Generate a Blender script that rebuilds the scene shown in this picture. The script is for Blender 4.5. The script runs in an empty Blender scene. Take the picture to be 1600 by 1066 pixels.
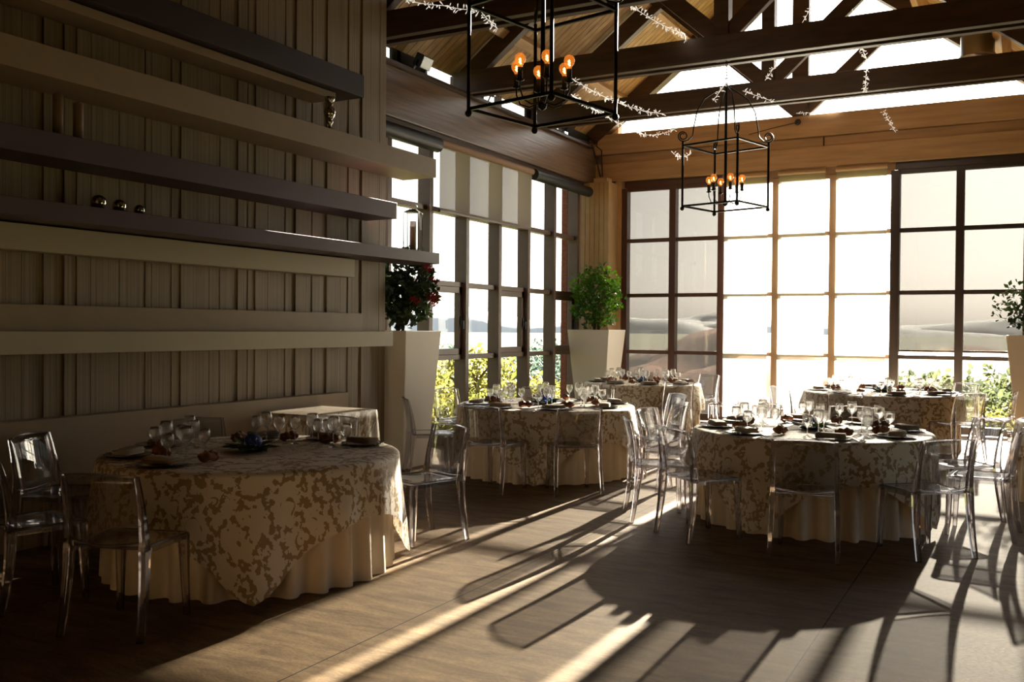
import bpy, math, random
from mathutils import Vector, Matrix, noise
random.seed(7)
PI = math.pi
S = bpy.context.scene
COL = S.collection

# ------------------------------------------------------------------ helpers
class MB:
    """collects shapes for ONE mesh object"""
    def __init__(s): s.v = []; s.f = []; s.sm = []; s.uv = None
    def add(s, vs, fs, smooth=False):
        b = len(s.v); s.v.extend([tuple(p) for p in vs])
        for f in fs: s.f.append(tuple(b + i for i in f)); s.sm.append(smooth)
    def box(s, x0, x1, y0, y1, z0, z1, M=None):
        vs = [Vector(p) for p in ((x0,y0,z0),(x1,y0,z0),(x1,y1,z0),(x0,y1,z0),(x0,y0,z1),(x1,y0,z1),(x1,y1,z1),(x0,y1,z1))]
        if M is not None: vs = [M @ p for p in vs]
        s.add(vs, [(0,3,2,1),(4,5,6,7),(0,1,5,4),(1,2,6,5),(2,3,7,6),(3,0,4,7)])
    def bar(s, a, b, w, h, up=(0,0,1)):
        a = Vector(a); b = Vector(b); d = (b-a); L = d.length; d.normalize()
        u = Vector(up); sx = d.cross(u)
        if sx.length < 1e-5: sx = d.cross(Vector((0,1,0)))
        sx.normalize(); u = sx.cross(d)
        M = Matrix((( sx.x,d.x,u.x,a.x),(sx.y,d.y,u.y,a.y),(sx.z,d.z,u.z,a.z),(0,0,0,1)))
        s.box(-w/2, w/2, 0, L, -h/2, h/2, M)
    def tube(s, pts, r, n=8, caps=True, smooth=True):
        pts = [Vector(p) for p in pts]; m = len(pts)
        rs = r if isinstance(r, (list, tuple)) else [r]*m
        vs = []; prev = None
        for i, p in enumerate(pts):
            t = (pts[min(i+1,m-1)] - pts[max(i-1,0)])
            if t.length < 1e-9: t = Vector((0,0,1))
            t.normalize()
            if prev is None:
                x = t.orthogonal().normalized()
            else:
                x = prev - t*prev.dot(t)
                if x.length < 1e-6: x = t.orthogonal()
                x.normalize()
            prev = x; y = t.cross(x)
            for k in range(n):
                a = 2*PI*k/n + PI/n
                vs.append(p + (x*math.cos(a) + y*math.sin(a))*rs[i])
        fs = []
        for i in range(m-1):
            for k in range(n):
                fs.append((i*n+k, i*n+(k+1)%n, (i+1)*n+(k+1)%n, (i+1)*n+k))
        s.add(vs, fs, smooth)
        if caps:
            s.add([vs[k] for k in range(n)][::-1], [tuple(range(n))])
            s.add([vs[(m-1)*n+k] for k in range(n)], [tuple(range(n))])
    def lathe(s, prof, n=20, c=(0,0,0), smooth=True, closed=False):
        vs = []; fs = []; m = len(prof)
        for (r, z) in prof:
            for k in range(n):
                a = 2*PI*k/n
                vs.append((c[0]+r*math.cos(a), c[1]+r*math.sin(a), c[2]+z))
        rng = m if closed else m-1
        for i in range(rng):
            j = (i+1) % m
            for k in range(n):
                fs.append((i*n+k, i*n+(k+1)%n, j*n+(k+1)%n, j*n+k))
        s.add(vs, fs, smooth)
    def ball(s, c, r, n=12, m=8, sc=(1,1,1), lump=0, seed=0):
        vs = []; fs = []
        for i in range(m+1):
            ph = PI*i/m
            for k in range(n):
                a = 2*PI*k/n
                d = Vector((math.sin(ph)*math.cos(a), math.sin(ph)*math.sin(a), math.cos(ph)))
                q = r*(1 + (lump*noise.noise(d*1.7+Vector((seed,0,0))) if lump else 0))
                vs.append((c[0]+d.x*q*sc[0], c[1]+d.y*q*sc[1], c[2]+d.z*q*sc[2]))
        for i in range(m):
            for k in range(n):
                fs.append((i*n+k, (i+1)*n+k, (i+1)*n+(k+1)%n, i*n+(k+1)%n))
        s.add(vs, fs, True)
    def build(s, name, mat, parent=None, loc=None, rz=0, bevel=0):
        me = bpy.data.meshes.new(name); me.from_pydata(s.v, [], s.f)
        me.polygons.foreach_set('use_smooth', s.sm)
        if s.uv:
            ul = me.uv_layers.new(name='flat')
            for lp in me.loops: ul.data[lp.index].uv = s.uv[lp.vertex_index]
        me.materials.append(mat); me.update()
        o = bpy.data.objects.new(name, me); COL.objects.link(o)
        if parent is not None: o.parent = parent
        if loc: o.location = loc
        if rz: o.rotation_euler.z = rz
        if bevel:
            b = o.modifiers.new('edge', 'BEVEL'); b.width = bevel; b.segments = 2; b.limit_method = 'ANGLE'
        return o

def boxes(name, bs, mat, parent=None, bevel=0, **k):
    m = MB()
    for b in bs: m.box(*b)
    return m.build(name, mat, parent, bevel=bevel, **k)
def empty(name, loc=(0,0,0), rz=0):
    o = bpy.data.objects.new(name, None); COL.objects.link(o); o.location = loc; o.rotation_euler = (0,0,rz)
    o.empty_display_size = .1; return o
def tag(o, label, cat, group=None, kind=None):
    o['label'] = label; o['category'] = cat
    if group: o['group'] = group
    if kind: o['kind'] = kind
    return o
def dup(root, loc, rz=0):
    r = root.copy(); COL.objects.link(r); r.location = loc; r.rotation_euler = (0,0,rz)
    for ch in root.children:
        c = ch.copy(); COL.objects.link(c); c.parent = r
        for g in ch.children:
            d = g.copy(); COL.objects.link(d); d.parent = c
    for k in ('group',):
        if k in r: del r[k]
    return r

# ------------------------------------------------------------------ materials
def lin(c): return tuple(((x/12.92) if x <= .04045 else ((x+.055)/1.055)**2.4) for x in (v/255 for v in c))
def newmat(name):
    m = bpy.data.materials.new(name); m.use_nodes = True; nt = m.node_tree
    for n in list(nt.nodes): nt.nodes.remove(n)
    out = nt.nodes.new('ShaderNodeOutputMaterial')
    def N(t, **k):
        n = nt.nodes.new(t)
        for a, b in k.items(): setattr(n, a, b)
        return n
    return m, nt, out, N, nt.links.new
def pbr(name, rgb, rough=.6, metal=0, var=0, scale=(6,6,6), bump=0, bscale=None, spec=.5, rgb2=None):
    m, nt, out, N, L = newmat(name)
    b = N('ShaderNodeBsdfPrincipled'); L(b.outputs[0], out.inputs[0])
    c = lin(rgb); b.inputs['Base Color'].default_value = (*c, 1); b.inputs['Roughness'].default_value = rough
    b.inputs['Metallic'].default_value = metal; b.inputs['Specular IOR Level'].default_value = spec
    if var or bump or rgb2:
        tc = N('ShaderNodeTexCoord'); mp = N('ShaderNodeMapping'); L(tc.outputs['Object'], mp.inputs[0]); mp.inputs['Scale'].default_value = scale
        no = N('ShaderNodeTexNoise'); no.inputs['Scale'].default_value = 1; no.inputs['Detail'].default_value = 6; L(mp.outputs[0], no.inputs['Vector'])
        if var or rgb2:
            r = N('ShaderNodeValToRGB'); L(no.outputs['Fac'], r.inputs[0])
            c2 = lin(rgb2) if rgb2 else tuple(x*(1-var) for x in c)
            c1 = c if rgb2 else tuple(min(1,x*(1+var*.6)) for x in c)
            r.color_ramp.elements[0].position = .32; r.color_ramp.elements[1].position = .68
            r.color_ramp.elements[0].color = (*c2,1); r.color_ramp.elements[1].color = (*c1,1)
            L(r.outputs[0], b.inputs['Base Color'])
        if bump:
            if bscale:
                mp2 = N('ShaderNodeMapping'); L(tc.outputs['Object'], mp2.inputs[0]); mp2.inputs['Scale'].default_value = bscale
                no = N('ShaderNodeTexNoise'); no.inputs['Scale'].default_value = 1; L(mp2.outputs[0], no.inputs['Vector'])
            bp = N('ShaderNodeBump'); bp.inputs['Strength'].default_value = bump; bp.inputs['Distance'].default_value = .01
            L(no.outputs['Fac'], bp.inputs['Height']); L(bp.outputs[0], b.inputs['Normal'])
    return m
def clear(name, tint, ior=1.45, glass=0.0, rough=0.0, gior=1.45):
    """see-through plastic or glass: what passes straight on, what is mirrored at grazing angles, and a share that is refracted"""
    m, nt, out, N, L = newmat(name)
    t = N('ShaderNodeBsdfTransparent'); t.inputs[0].default_value = (*tint,1)
    g = N('ShaderNodeBsdfGlossy'); g.inputs['Roughness'].default_value = rough; g.inputs[0].default_value = (1,1,1,1)
    f = N('ShaderNodeFresnel'); f.inputs['IOR'].default_value = ior
    ge = N('ShaderNodeNewGeometry'); iv = N('ShaderNodeMath', operation='SUBTRACT'); iv.inputs[0].default_value = 1; L(ge.outputs['Backfacing'], iv.inputs[1])
    mu = N('ShaderNodeMath', operation='MULTIPLY'); L(f.outputs[0], mu.inputs[0]); L(iv.outputs[0], mu.inputs[1])   # rays are not bent inside, so the rear face mirrors nothing
    x = N('ShaderNodeMixShader'); L(mu.outputs[0], x.inputs[0]); L(t.outputs[0], x.inputs[1]); L(g.outputs[0], x.inputs[2])
    last = x
    if glass:
        gl = N('ShaderNodeBsdfGlass'); gl.inputs['IOR'].default_value = gior; gl.inputs['Roughness'].default_value = rough
        gl.inputs[0].default_value = (*tint,1)
        y = N('ShaderNodeMixShader'); y.inputs[0].default_value = glass; L(x.outputs[0], y.inputs[1]); L(gl.outputs[0], y.inputs[2]); last = y
    L(last.outputs[0], out.inputs[0]); return m
def fabric_screen(name, thru, dif, col, tcol=None):
    """woven shade: a share of the light passes straight through the mesh, the rest is scattered by the threads"""
    m, nt, out, N, L = newmat(name)
    t = N('ShaderNodeBsdfTransparent'); t.inputs[0].default_value = (*(tcol or (1,1,1)),1)
    tr = N('ShaderNodeBsdfTranslucent'); tr.inputs[0].default_value = (*col,1)
    d = N('ShaderNodeBsdfDiffuse'); d.inputs[0].default_value = (*col,1)
    a = N('ShaderNodeMixShader'); a.inputs[0].default_value = dif; L(tr.outputs[0], a.inputs[1]); L(d.outputs[0], a.inputs[2])
    b = N('ShaderNodeMixShader'); b.inputs[0].default_value = thru; L(a.outputs[0], b.inputs[1]); L(t.outputs[0], b.inputs[2])
    L(b.outputs[0], out.inputs[0]); return m
def leafmat(name, rgb, rgb2, trans=.45):
    m, nt, out, N, L = newmat(name)
    oi = N('ShaderNodeTexCoord'); no = N('ShaderNodeTexNoise'); no.inputs['Scale'].default_value = 2.2; L(oi.outputs['Object'], no.inputs['Vector'])
    r = N('ShaderNodeValToRGB'); r.color_ramp.elements[0].color = (*lin(rgb),1); r.color_ramp.elements[1].color = (*lin(rgb2),1)
    r.color_ramp.elements[0].position = .38; r.color_ramp.elements[1].position = .62; L(no.outputs['Fac'], r.inputs[0])
    d = N('ShaderNodeBsdfPrincipled'); d.inputs['Roughness'].default_value = .45; L(r.outputs[0], d.inputs['Base Color'])
    t = N('ShaderNodeBsdfTranslucent'); L(r.outputs[0], t.inputs[0])
    x = N('ShaderNodeMixShader'); x.inputs[0].default_value = trans; L(d.outputs[0], x.inputs[1]); L(t.outputs[0], x.inputs[2]); L(x.outputs[0], out.inputs[0]); return m
def emis(name, rgb, k, tint=None):
    m, nt, out, N, L = newmat(name)
    e = N('ShaderNodeEmission'); e.inputs[0].default_value = (*lin(rgb),1); e.inputs[1].default_value = k; L(e.outputs[0], out.inputs[0]); return m

def m_floor():
    m, nt, out, N, L = newmat('worn_brown_floor')
    b = N('ShaderNodeBsdfPrincipled'); L(b.outputs[0], out.inputs[0])
    tc = N('ShaderNodeTexCoord')
    mp = N('ShaderNodeMapping'); mp.inputs['Scale'].default_value = (1.1,5.0,1); mp.inputs['Rotation'].default_value = (0,0,.25); L(tc.outputs['Object'], mp.inputs[0])
    n1 = N('ShaderNodeTexNoise'); n1.inputs['Scale'].default_value = 2.2; n1.inputs['Detail'].default_value = 9; n1.inputs['Roughness'].default_value = .72; n1.inputs['Distortion'].default_value = .6
    L(mp.outputs[0], n1.inputs['Vector'])
    r = N('ShaderNodeValToRGB'); L(n1.outputs['Fac'], r.inputs[0])
    e = r.color_ramp.elements; e[0].position = .33; e[1].position = .7
    e[0].color = (*lin((92,72,50)),1); e[1].color = (*lin((146,120,86)),1)
    n2 = N('ShaderNodeTexNoise'); n2.inputs['Scale'].default_value = 38; n2.inputs['Detail'].default_value = 4; L(mp.outputs[0], n2.inputs['Vector'])
    mx = N('ShaderNodeMix', data_type='RGBA', blend_type='MULTIPLY'); mx.inputs[0].default_value = .55
    r2 = N('ShaderNodeValToRGB'); r2.color_ramp.elements[0].position = .35; r2.color_ramp.elements[0].color = (.35,.33,.3,1); r2.color_ramp.elements[1].position = .6; L(n2.outputs['Fac'], r2.inputs[0])
    L(r.outputs[0], mx.inputs[6]); L(r2.outputs[0], mx.inputs[7])
    # seams between the long sheets
    sp = N('ShaderNodeSeparateXYZ'); L(tc.outputs['Object'], sp.inputs[0])
    md = N('ShaderNodeMath', operation='PINGPONG'); ad = N('ShaderNodeMath', operation='ADD'); ad.inputs[1].default_value = .93+20; L(sp.outputs[0], ad.inputs[0]); L(ad.outputs[0], md.inputs[0]); md.inputs[1].default_value = 1.0
    lt = N('ShaderNodeMath', operation='LESS_THAN'); L(md.outputs[0], lt.inputs[0]); lt.inputs[1].default_value = .004
    m2 = N('ShaderNodeMix', data_type='RGBA'); L(lt.outputs[0], m2.inputs[0]); L(mx.outputs[2], m2.inputs[6]); m2.inputs[7].default_value = (.01,.009,.007,1)
    L(m2.outputs[2], b.inputs['Base Color'])
    rr = N('ShaderNodeMapRange'); rr.inputs[3].default_value = .55; rr.inputs[4].default_value = .8; L(n2.outputs['Fac'], rr.inputs[0]); L(rr.outputs[0], b.inputs['Roughness'])
    b.inputs['Specular IOR Level'].default_value = .14
    bp = N('ShaderNodeBump'); bp.inputs['Strength'].default_value = .25; bp.inputs['Distance'].default_value = .004; L(n2.outputs['Fac'], bp.inputs['Height']); L(bp.outputs[0], b.inputs['Normal'])
    return m
def m_damask():
    m, nt, out, N, L = newmat('damask_cloth')
    b = N('ShaderNodeBsdfPrincipled'); b.inputs['Roughness'].default_value = .55; b.inputs['Specular IOR Level'].default_value = .35
    tr = N('ShaderNodeBsdfTranslucent'); ms = N('ShaderNodeMixShader'); ms.inputs[0].default_value = .12
    L(b.outputs[0], ms.inputs[1]); L(tr.outputs[0], ms.inputs[2]); L(ms.outputs[0], out.inputs[0])
    uv = N('ShaderNodeUVMap', uv_map='flat')
    wn = N('ShaderNodeTexNoise'); wn.inputs['Scale'].default_value = 5.5; wn.inputs['Detail'].default_value = 1.5; L(uv.outputs[0], wn.inputs['Vector'])
    sb = N('ShaderNodeVectorMath', operation='SUBTRACT'); sb.inputs[1].default_value = (.5,.5,.5); L(wn.outputs['Color'], sb.inputs[0])
    sc = N('ShaderNodeVectorMath', operation='SCALE'); sc.inputs['Scale'].default_value = .16; L(sb.outputs[0], sc.inputs[0])
    ad = N('ShaderNodeVectorMath', operation='ADD'); L(uv.outputs[0], ad.inputs[0]); L(sc.outputs[0], ad.inputs[1])
    vo = N('ShaderNodeTexVoronoi', feature='DISTANCE_TO_EDGE'); vo.inputs['Scale'].default_value = 4.6; L(ad.outputs[0], vo.inputs['Vector'])
    # scroll rings inside the cells
    v2 = N('ShaderNodeTexVoronoi', feature='F1'); v2.inputs['Scale'].default_value = 4.6; L(ad.outputs[0], v2.inputs['Vector'])
    rg = N('ShaderNodeMath', operation='SUBTRACT'); rg.inputs[1].default_value = .23; L(v2.outputs['Distance'], rg.inputs[0])
    ab = N('ShaderNodeMath', operation='ABSOLUTE'); L(rg.outputs[0], ab.inputs[0])
    # leaf-edged width
    n3 = N('ShaderNodeTexNoise'); n3.inputs['Scale'].default_value = 24; n3.inputs['Detail'].default_value = 2; L(uv.outputs[0], n3.inputs['Vector'])
    w = N('ShaderNodeMapRange'); w.inputs[1].default_value = .44; w.inputs[2].default_value = .66; w.inputs[3].default_value = .0; w.inputs[4].default_value = .2; L(n3.outputs['Fac'], w.inputs[0])
    l1 = N('ShaderNodeMath', operation='LESS_THAN'); L(vo.outputs[0], l1.inputs[0]); L(w.outputs[0], l1.inputs[1])
    n4 = N('ShaderNodeTexNoise'); n4.inputs['Scale'].default_value = 9; L(uv.outputs[0], n4.inputs['Vector'])
    w2 = N('ShaderNodeMapRange'); w2.inputs[1].default_value = .48; w2.inputs[2].default_value = .62; w2.inputs[3].default_value = 0; w2.inputs[4].default_value = .035; L(n4.outputs['Fac'], w2.inputs[0])
    l2 = N('ShaderNodeMath', operation='LESS_THAN'); L(ab.outputs[0], l2.inputs[0]); L(w2.outputs[0], l2.inputs[1])
    mxm = N('ShaderNodeMath', operation='MAXIMUM'); L(l1.outputs[0], mxm.inputs[0]); L(l2.outputs[0], mxm.inputs[1])
    mx = N('ShaderNodeMix', data_type='RGBA'); L(mxm.outputs[0], mx.inputs[0])
    mx.inputs[6].default_value = (*lin((230,218,202)),1); mx.inputs[7].default_value = (*lin((166,142,108)),1)
    L(mx.outputs[2], b.inputs['Base Color']); L(mx.outputs[2], tr.inputs[0])
    return m
def m_cladding():
    m, nt, out, N, L = newmat('ribbed_taupe_cladding')
    b = N('ShaderNodeBsdfPrincipled'); L(b.outputs[0], out.inputs[0]); b.inputs['Roughness'].default_value = .5
    tc = N('ShaderNodeTexCoord'); mp = N('ShaderNodeMapping'); mp.inputs['Scale'].default_value = (1,22,.12); L(tc.outputs['Object'], mp.inputs[0])
    n = N('ShaderNodeTexNoise'); n.inputs['Scale'].default_value = 3; n.inputs['Detail'].default_value = 5; n.inputs['Roughness'].default_value = .7; L(mp.outputs[0], n.inputs['Vector'])
    r = N('ShaderNodeValToRGB'); e = r.color_ramp.elements; e[0].position = .36; e[1].position = .62
    e[0].color = (*lin((120,104,82)),1); e[1].color = (*lin((154,136,110)),1); L(n.outputs['Fac'], r.inputs[0]); L(r.outputs[0], b.inputs['Base Color'])
    bp = N('ShaderNodeBump'); bp.inputs['Strength'].default_value = .4; bp.inputs['Distance'].default_value = .004; L(n.outputs['Fac'], bp.inputs['Height']); L(bp.outputs[0], b.inputs['Normal'])
    return m

FLOOR = m_floor(); DAMASK = m_damask(); CLAD = m_cladding()
CLOTH = pbr('plain_beige_cloth', (224,208,186), .7, spec=.25)
WOOD_D = pbr('dark_truss_wood', (74,54,38), .5, var=.35, scale=(2,14,14), bump=.2)
WOOD_T = pbr('tan_beam_wood', (186,154,118), .5, var=.2, scale=(1.2,9,14), bump=.1)
WOOD_L = pbr('grey_brown_glulam', (120,98,80), .35, var=.35, scale=(20,1.2,26), bump=.35)
PLANK = pbr('golden_roof_planks', (184,154,108), .55, var=.3, scale=(4,9,4))
PURLIN = pbr('pale_purlin_wood', (186,150,100), .55, var=.25, scale=(12,1.5,12))
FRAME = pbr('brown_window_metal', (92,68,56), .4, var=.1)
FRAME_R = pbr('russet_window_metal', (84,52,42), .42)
FRAME_GLARE = pbr('glare_lightened_window_metal', (150,120,90), .42)  # frame colour lightened to paint in the glare on the middle bay
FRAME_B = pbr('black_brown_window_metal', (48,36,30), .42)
BLACK = pbr('black_iron', (26,23,21), .38, metal=.7)
BLACKP = pbr('black_plastic', (22,21,20), .5)
STEEL = pbr('polished_steel', (190,188,184), .12, metal=1)
DUCT = pbr('galvanised_duct', (150,140,128), .3, metal=.9)
CREAM = pbr('cream_lacquer', (178,170,146), .45)
BEIGE = pbr('beige_lacquer', (150,132,108), .45, var=.05)
PURPLE = pbr('purple_lacquer', (72,50,62), .42)
PLUM = pbr('dark_plum_lacquer', (46,34,38), .45)
PLANTER = pbr('matt_white_planter', (240,232,222), .45)
PILLARM = pbr('beige_panelling', (196,166,126), .5, var=.08)
DARKWALL = pbr('dark_brown_paint', (40,33,28), .8)
WHITE = pbr('white_plastic', (230,226,220), .4)
BRICK = pbr('red_brick', (130,74,56), .8, var=.4, scale=(12,12,30))
CHARGER = pbr('dark_slate_plate', (26,24,26), .18)
NAPKIN = pbr('taupe_napkin', (168,150,130), .8, var=.08, scale=(30,30,30))
BREAD = pbr('brown_bread_crust', (132,76,38), .6, var=.45, scale=(22,22,22), bump=.2)
PAPER = pbr('white_card', (236,232,226), .7)
INK = pbr('dark_print', (40,40,58), .7)
SOIL = pbr('potting_soil', (60,46,36), .9)
BARK = pbr('bark', (80,62,46), .85, var=.3)
GLASSW = clear('window_pane_glass', (.97,.98,.97), 1.4)
POLY = clear('clear_polycarbonate_panel', (.80,.80,.81), 1.8, glass=.12, gior=1.12)
POLYL = clear('clear_polycarbonate_leg', (.84,.82,.84), 1.6, glass=.9, gior=1.46)
WINEG = clear('wine_glass_crystal', (.96,.96,.96), 1.7, glass=.7, gior=1.42)
LANTG = clear('lantern_glass', (.95,.97,.97), 1.45)
BULBG = clear('amber_bulb_glass', (1.0,.72,.4), 1.6)
def glow_add(m, rgb, k):
    nt = m.node_tree; out = nt.nodes['Material Output']; src = out.inputs[0].links[0].from_socket
    e = nt.nodes.new('ShaderNodeEmission'); e.inputs[0].default_value = (*lin(rgb),1); e.inputs[1].default_value = k
    a = nt.nodes.new('ShaderNodeAddShader'); nt.links.new(src, a.inputs[0]); nt.links.new(e.outputs[0], a.inputs[1]); nt.links.new(a.outputs[0], out.inputs[0])
glow_add(BULBG, (255,150,60), .22)
FILA = emis('glowing_filament', (255,190,100), 16)
CANDLE = pbr('ivory_wax', (214,196,164), .6)
MESH_G = fabric_screen('grey_mesh_shade', .66, .5, (.05,.05,.05), (.36,.356,.352))
MESH_W = fabric_screen('white_translucent_shade', .42, .3, (.55,.54,.52))
MESH_D = fabric_screen('dark_grey_mesh_shade', .62, .5, (.05,.05,.05), (.44,.435,.43))
MESH_L = fabric_screen('linen_roller_shade', .28, .4, (.50,.43,.38))
TINSEL = pbr('glowing_fairy_leaf', (236,232,224), .35)
TINSEL.node_tree.nodes['Principled BSDF'].inputs['Emission Color'].default_value = (1,.93,.82,1)
TINSEL.node_tree.nodes['Principled BSDF'].inputs['Emission Strength'].default_value = .4  # added glow stands in for sparkle reflected by leaves and wire
LEAF_G = leafmat('bright_shrub_leaf', (46,92,20), (104,150,34))
LEAF_D = leafmat('dark_camellia_leaf', (30,48,22), (64,86,36), .3)
PETAL_R = leafmat('crimson_petal', (160,16,44), (196,30,62), .3)
PETAL_B = leafmat('blue_hydrangea_petal', (38,58,140), (78,108,190), .3)
TREE_Y = leafmat('yellow_green_tree_leaf', (92,98,46), (150,144,74), .4)
TREE_G = leafmat('olive_tree_leaf', (72,82,60), (108,114,78), .3)
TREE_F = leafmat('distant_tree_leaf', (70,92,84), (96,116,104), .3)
GRASS = pbr('meadow', (86,98,46), .95, var=.25, scale=(.02,.02,.02), rgb2=(100,92,54), spec=.1)
FIELD = pbr('tan_stubble_field', (158,84,36), .95, rgb2=(128,70,36), spec=.1, scale=(.05,.05,.05))
HILLM = pbr('haze_tinted_hill', (236,238,240), .95, rgb2=(222,228,232), scale=(.004,.004,.004))  # pale blue-white paints aerial haze into the hill colour

# ------------------------------------------------------------------ room shell
XL, YB, XR, YN = -7.0, 16.0, 3.0, -3.0
RW0, RW1 = 4.8, 8.6
RIDGE = -3.25
def roofz(x): return 5.17 + .76*((x+7.0) if x < RIDGE else (0.5-x))
o = boxes('floor', [(-7.3, XR+.2, YN-.2, YB+.12, -.2, 0)], FLOOR); tag(o, 'worn brown floor striped with sunlight and long shadows', 'floor', kind='structure')
o = boxes('wall_right', [(XR, XR+.2, YN-.2, RW0, 0, 5.3),(XR, XR+.2, RW1, YB+.2, 0, 5.3),(XR, XR+.2, RW0, RW1, 0, .25),(XR, XR+.2, RW0, RW1, 2.3, 5.3)], DARKWALL)
rw = empty('fill_window'); tag(rw, 'added right-hand glazing out of view that brings in fill light', 'window', kind='structure')  # made-up window, never in view, lets in fill light from the right
boxes('mullions', [(XR+.03,XR+.15,RW0+(RW1-RW0)*k/6-.05,RW0+(RW1-RW0)*k/6+.05,  .25,2.3) for k in range(1,6)], FRAME, rw)
boxes('panes', [(XR+.08,XR+.088,RW0,RW1,  .25,2.3)], GLASSW, rw)
o = bpy.data.objects['wall_right']; tag(o, 'dark wall on the right beyond the picture edge', 'wall', kind='structure')
o = boxes('wall_rear_left', [(-7.2, -3.2, YN-.2, YN, 0, 8.2)], DARKWALL); tag(o, 'unseen rear wall section kept dark to cut bounce light on the left', 'wall', kind='structure')  # out of view; made dark to hold back bounce onto the ribbed wall
o = boxes('wall_rear', [(-3.2, XR+.2, YN-.2, YN, 0, 8.2)], PILLARM); tag(o, 'unseen beige wall behind the camera, added to bounce fill light', 'wall', kind='structure')  # out of view; beige so that it bounces warm fill light forward

# clad wall on the left: irregular upright ribs
XW, YE = -6.2, 8.51
m = MB(); m.box(XL-.2, XW-.03, YN, YE-.01, 0, 5.62)
y = YE; rnd = random.Random(3)
while y > YN+.2:
    w = rnd.choice((.045,.06,.09,.12,.16)); d = rnd.uniform(0,.022)
    m.box(XW-.05, XW-d, y-w+.004, y, 0, 5.6); y -= w
o = m.build('wall_left', CLAD); tag(o, 'left wall clad in irregular vertical taupe ribs', 'wall', kind='structure')

# pillar in the far corner
m = MB(); m.box(XL-.1, -6.47, 15.5, YB+.1, 0, 4.2)
x = XL-.1
for k in range(7): m.box(x+.004, x+.086, 15.485, 15.52, 0, 4.2); x += .09
o = m.build('column', PILLARM); tag(o, 'beige panelled corner pillar behind the leafy shrub', 'pillar', kind='structure')
boxes('capital', [(-6.75,-6.5,15.46,15.7,4.2,4.27)], PILLARM, o)
sk = boxes('wall_socket', [(-6.468,-6.455,15.74,15.83,1.66,1.78)], WHITE); tag(sk, 'small white socket plate on the side of the corner pillar', 'socket')
boxes('rocker', [(-6.455,-6.45,15.765,15.805,1.69,1.75)], PAPER, sk)

# ---- left glazing
MULL_Y = [9.5, 10.43, 11.36, 12.3, 13.23, 14.16, 15.1]
ROWS = [.08, 1.19, 2.2, 3.18, 4.1]
GX = XL-.02
def left_window(name, cols, label):
    root = empty(name, (0,0,0)); tag(root, label, 'window', kind='structure')
    y0, y1 = MULL_Y[cols[0]], MULL_Y[cols[-1]]
    m = MB()
    for i in cols[(0 if name == 'window_1' else 1):]: m.box(XL-.06, XL+.13, MULL_Y[i]-.045, MULL_Y[i]+.045, 0, 4.12)
    m.build('mullions', FRAME, root, bevel=.004)
    m = MB()
    for z in ROWS:
        h = .07 if z == ROWS[0] else .035
        m.box(XL-.05, XL+.075, y0-.04, y1+.04, z-h, z+h)
    m.build('rails', FRAME, root, bevel=.004)
    m = MB()
    for a, b in zip(cols[:-1], cols[1:]):
        for z0, z1 in zip(ROWS[:-1], ROWS[1:]):
            m.box(GX-.008, GX, MULL_Y[a]+.03, MULL_Y[b]-.03, z0+.02, z1-.02)
    m.build('panes', GLASSW, root)
    return root
W = [left_window('window_1', [-1+1,1,2], 'left glazing bay next to the red-flowered planter with an opening sash'),
     left_window('window_2', [2,3,4], 'left glazing bay behind the lowered linen blind'),
     left_window('window_3', [4,5,6], 'left glazing bay beside the corner pillar')]
for k, (a, w) in enumerate(((1,0),(3,1),(5,2))):
    y0, y1 = MULL_Y[a]+.045, MULL_Y[a+1]-.045; z0, z1 = ROWS[1]+.035, ROWS[2]-.035; t = .085
    s = boxes('sash', [(XL-.01,XL+.07,y0,y1,z0,z0+t),(XL-.01,XL+.07,y0,y1,z1-t,z1),(XL-.01,XL+.07,y0,y0+t,z0,z1),(XL-.01,XL+.07,y1-t,y1,z0,z1)], FRAME, W[w], bevel=.004)
    h = MB(); h.box(XL+.07, XL+.085, y1-.06, y1-.03, 1.62, 1.76); h.box(XL+.085, XL+.125, y1-.055, y1-.035, 1.68, 1.70); h.box(XL+.11, XL+.128, y1-.057, y1-.033, 1.58, 1.70)
    h.build('handle', BLACKP, s, bevel=.003)
# glulam beam above the left glazing, strip of clerestory glass and its posts
o = boxes('beam', [(XL-.15, XL+.12, YE-.05, YB, 4.2, 4.82)], WOOD_L, bevel=.01); tag(o, 'deep grey-brown laminated beam above the left glazing', 'beam', kind='structure')
boxes('top_plate', [(XL-.15, XL+.2, YE, YB-.4, 4.82, 4.86)], WOOD_D, o)
boxes('lower_plate', [(XL-.1, XL+.05, YE, YB-.5, 4.12, 4.2)], FRAME, o)
root = empty('window_4'); tag(root, 'narrow clerestory strip between left beam and roof', 'window', kind='structure')
m = MB()
for yy in (8.6, 9.9, 11.3, 12.55, 13.65, 14.8, 15.9): m.box(XL-.12, XL-.03, yy-.04, yy+.04, 4.86, 5.12)
m.build('posts', FRAME, root)
boxes('pane', [(XL-.09, XL-.082, 8.6, 15.9, 4.86, 5.1)], GLASSW, root)
# panels that close parts of the clerestory between the posts
o = boxes('wall_clerestory', [(XL-.07, XL-.03, a, b, 4.86, 5.12) for a, b in ((8.5,9.35),(9.75,10.55),(11.35,12.05),(13.4,14.05),(15.05,16))], DARKWALL); tag(o, 'dark infill panels above the left beam', 'wall', kind='structure')

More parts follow.
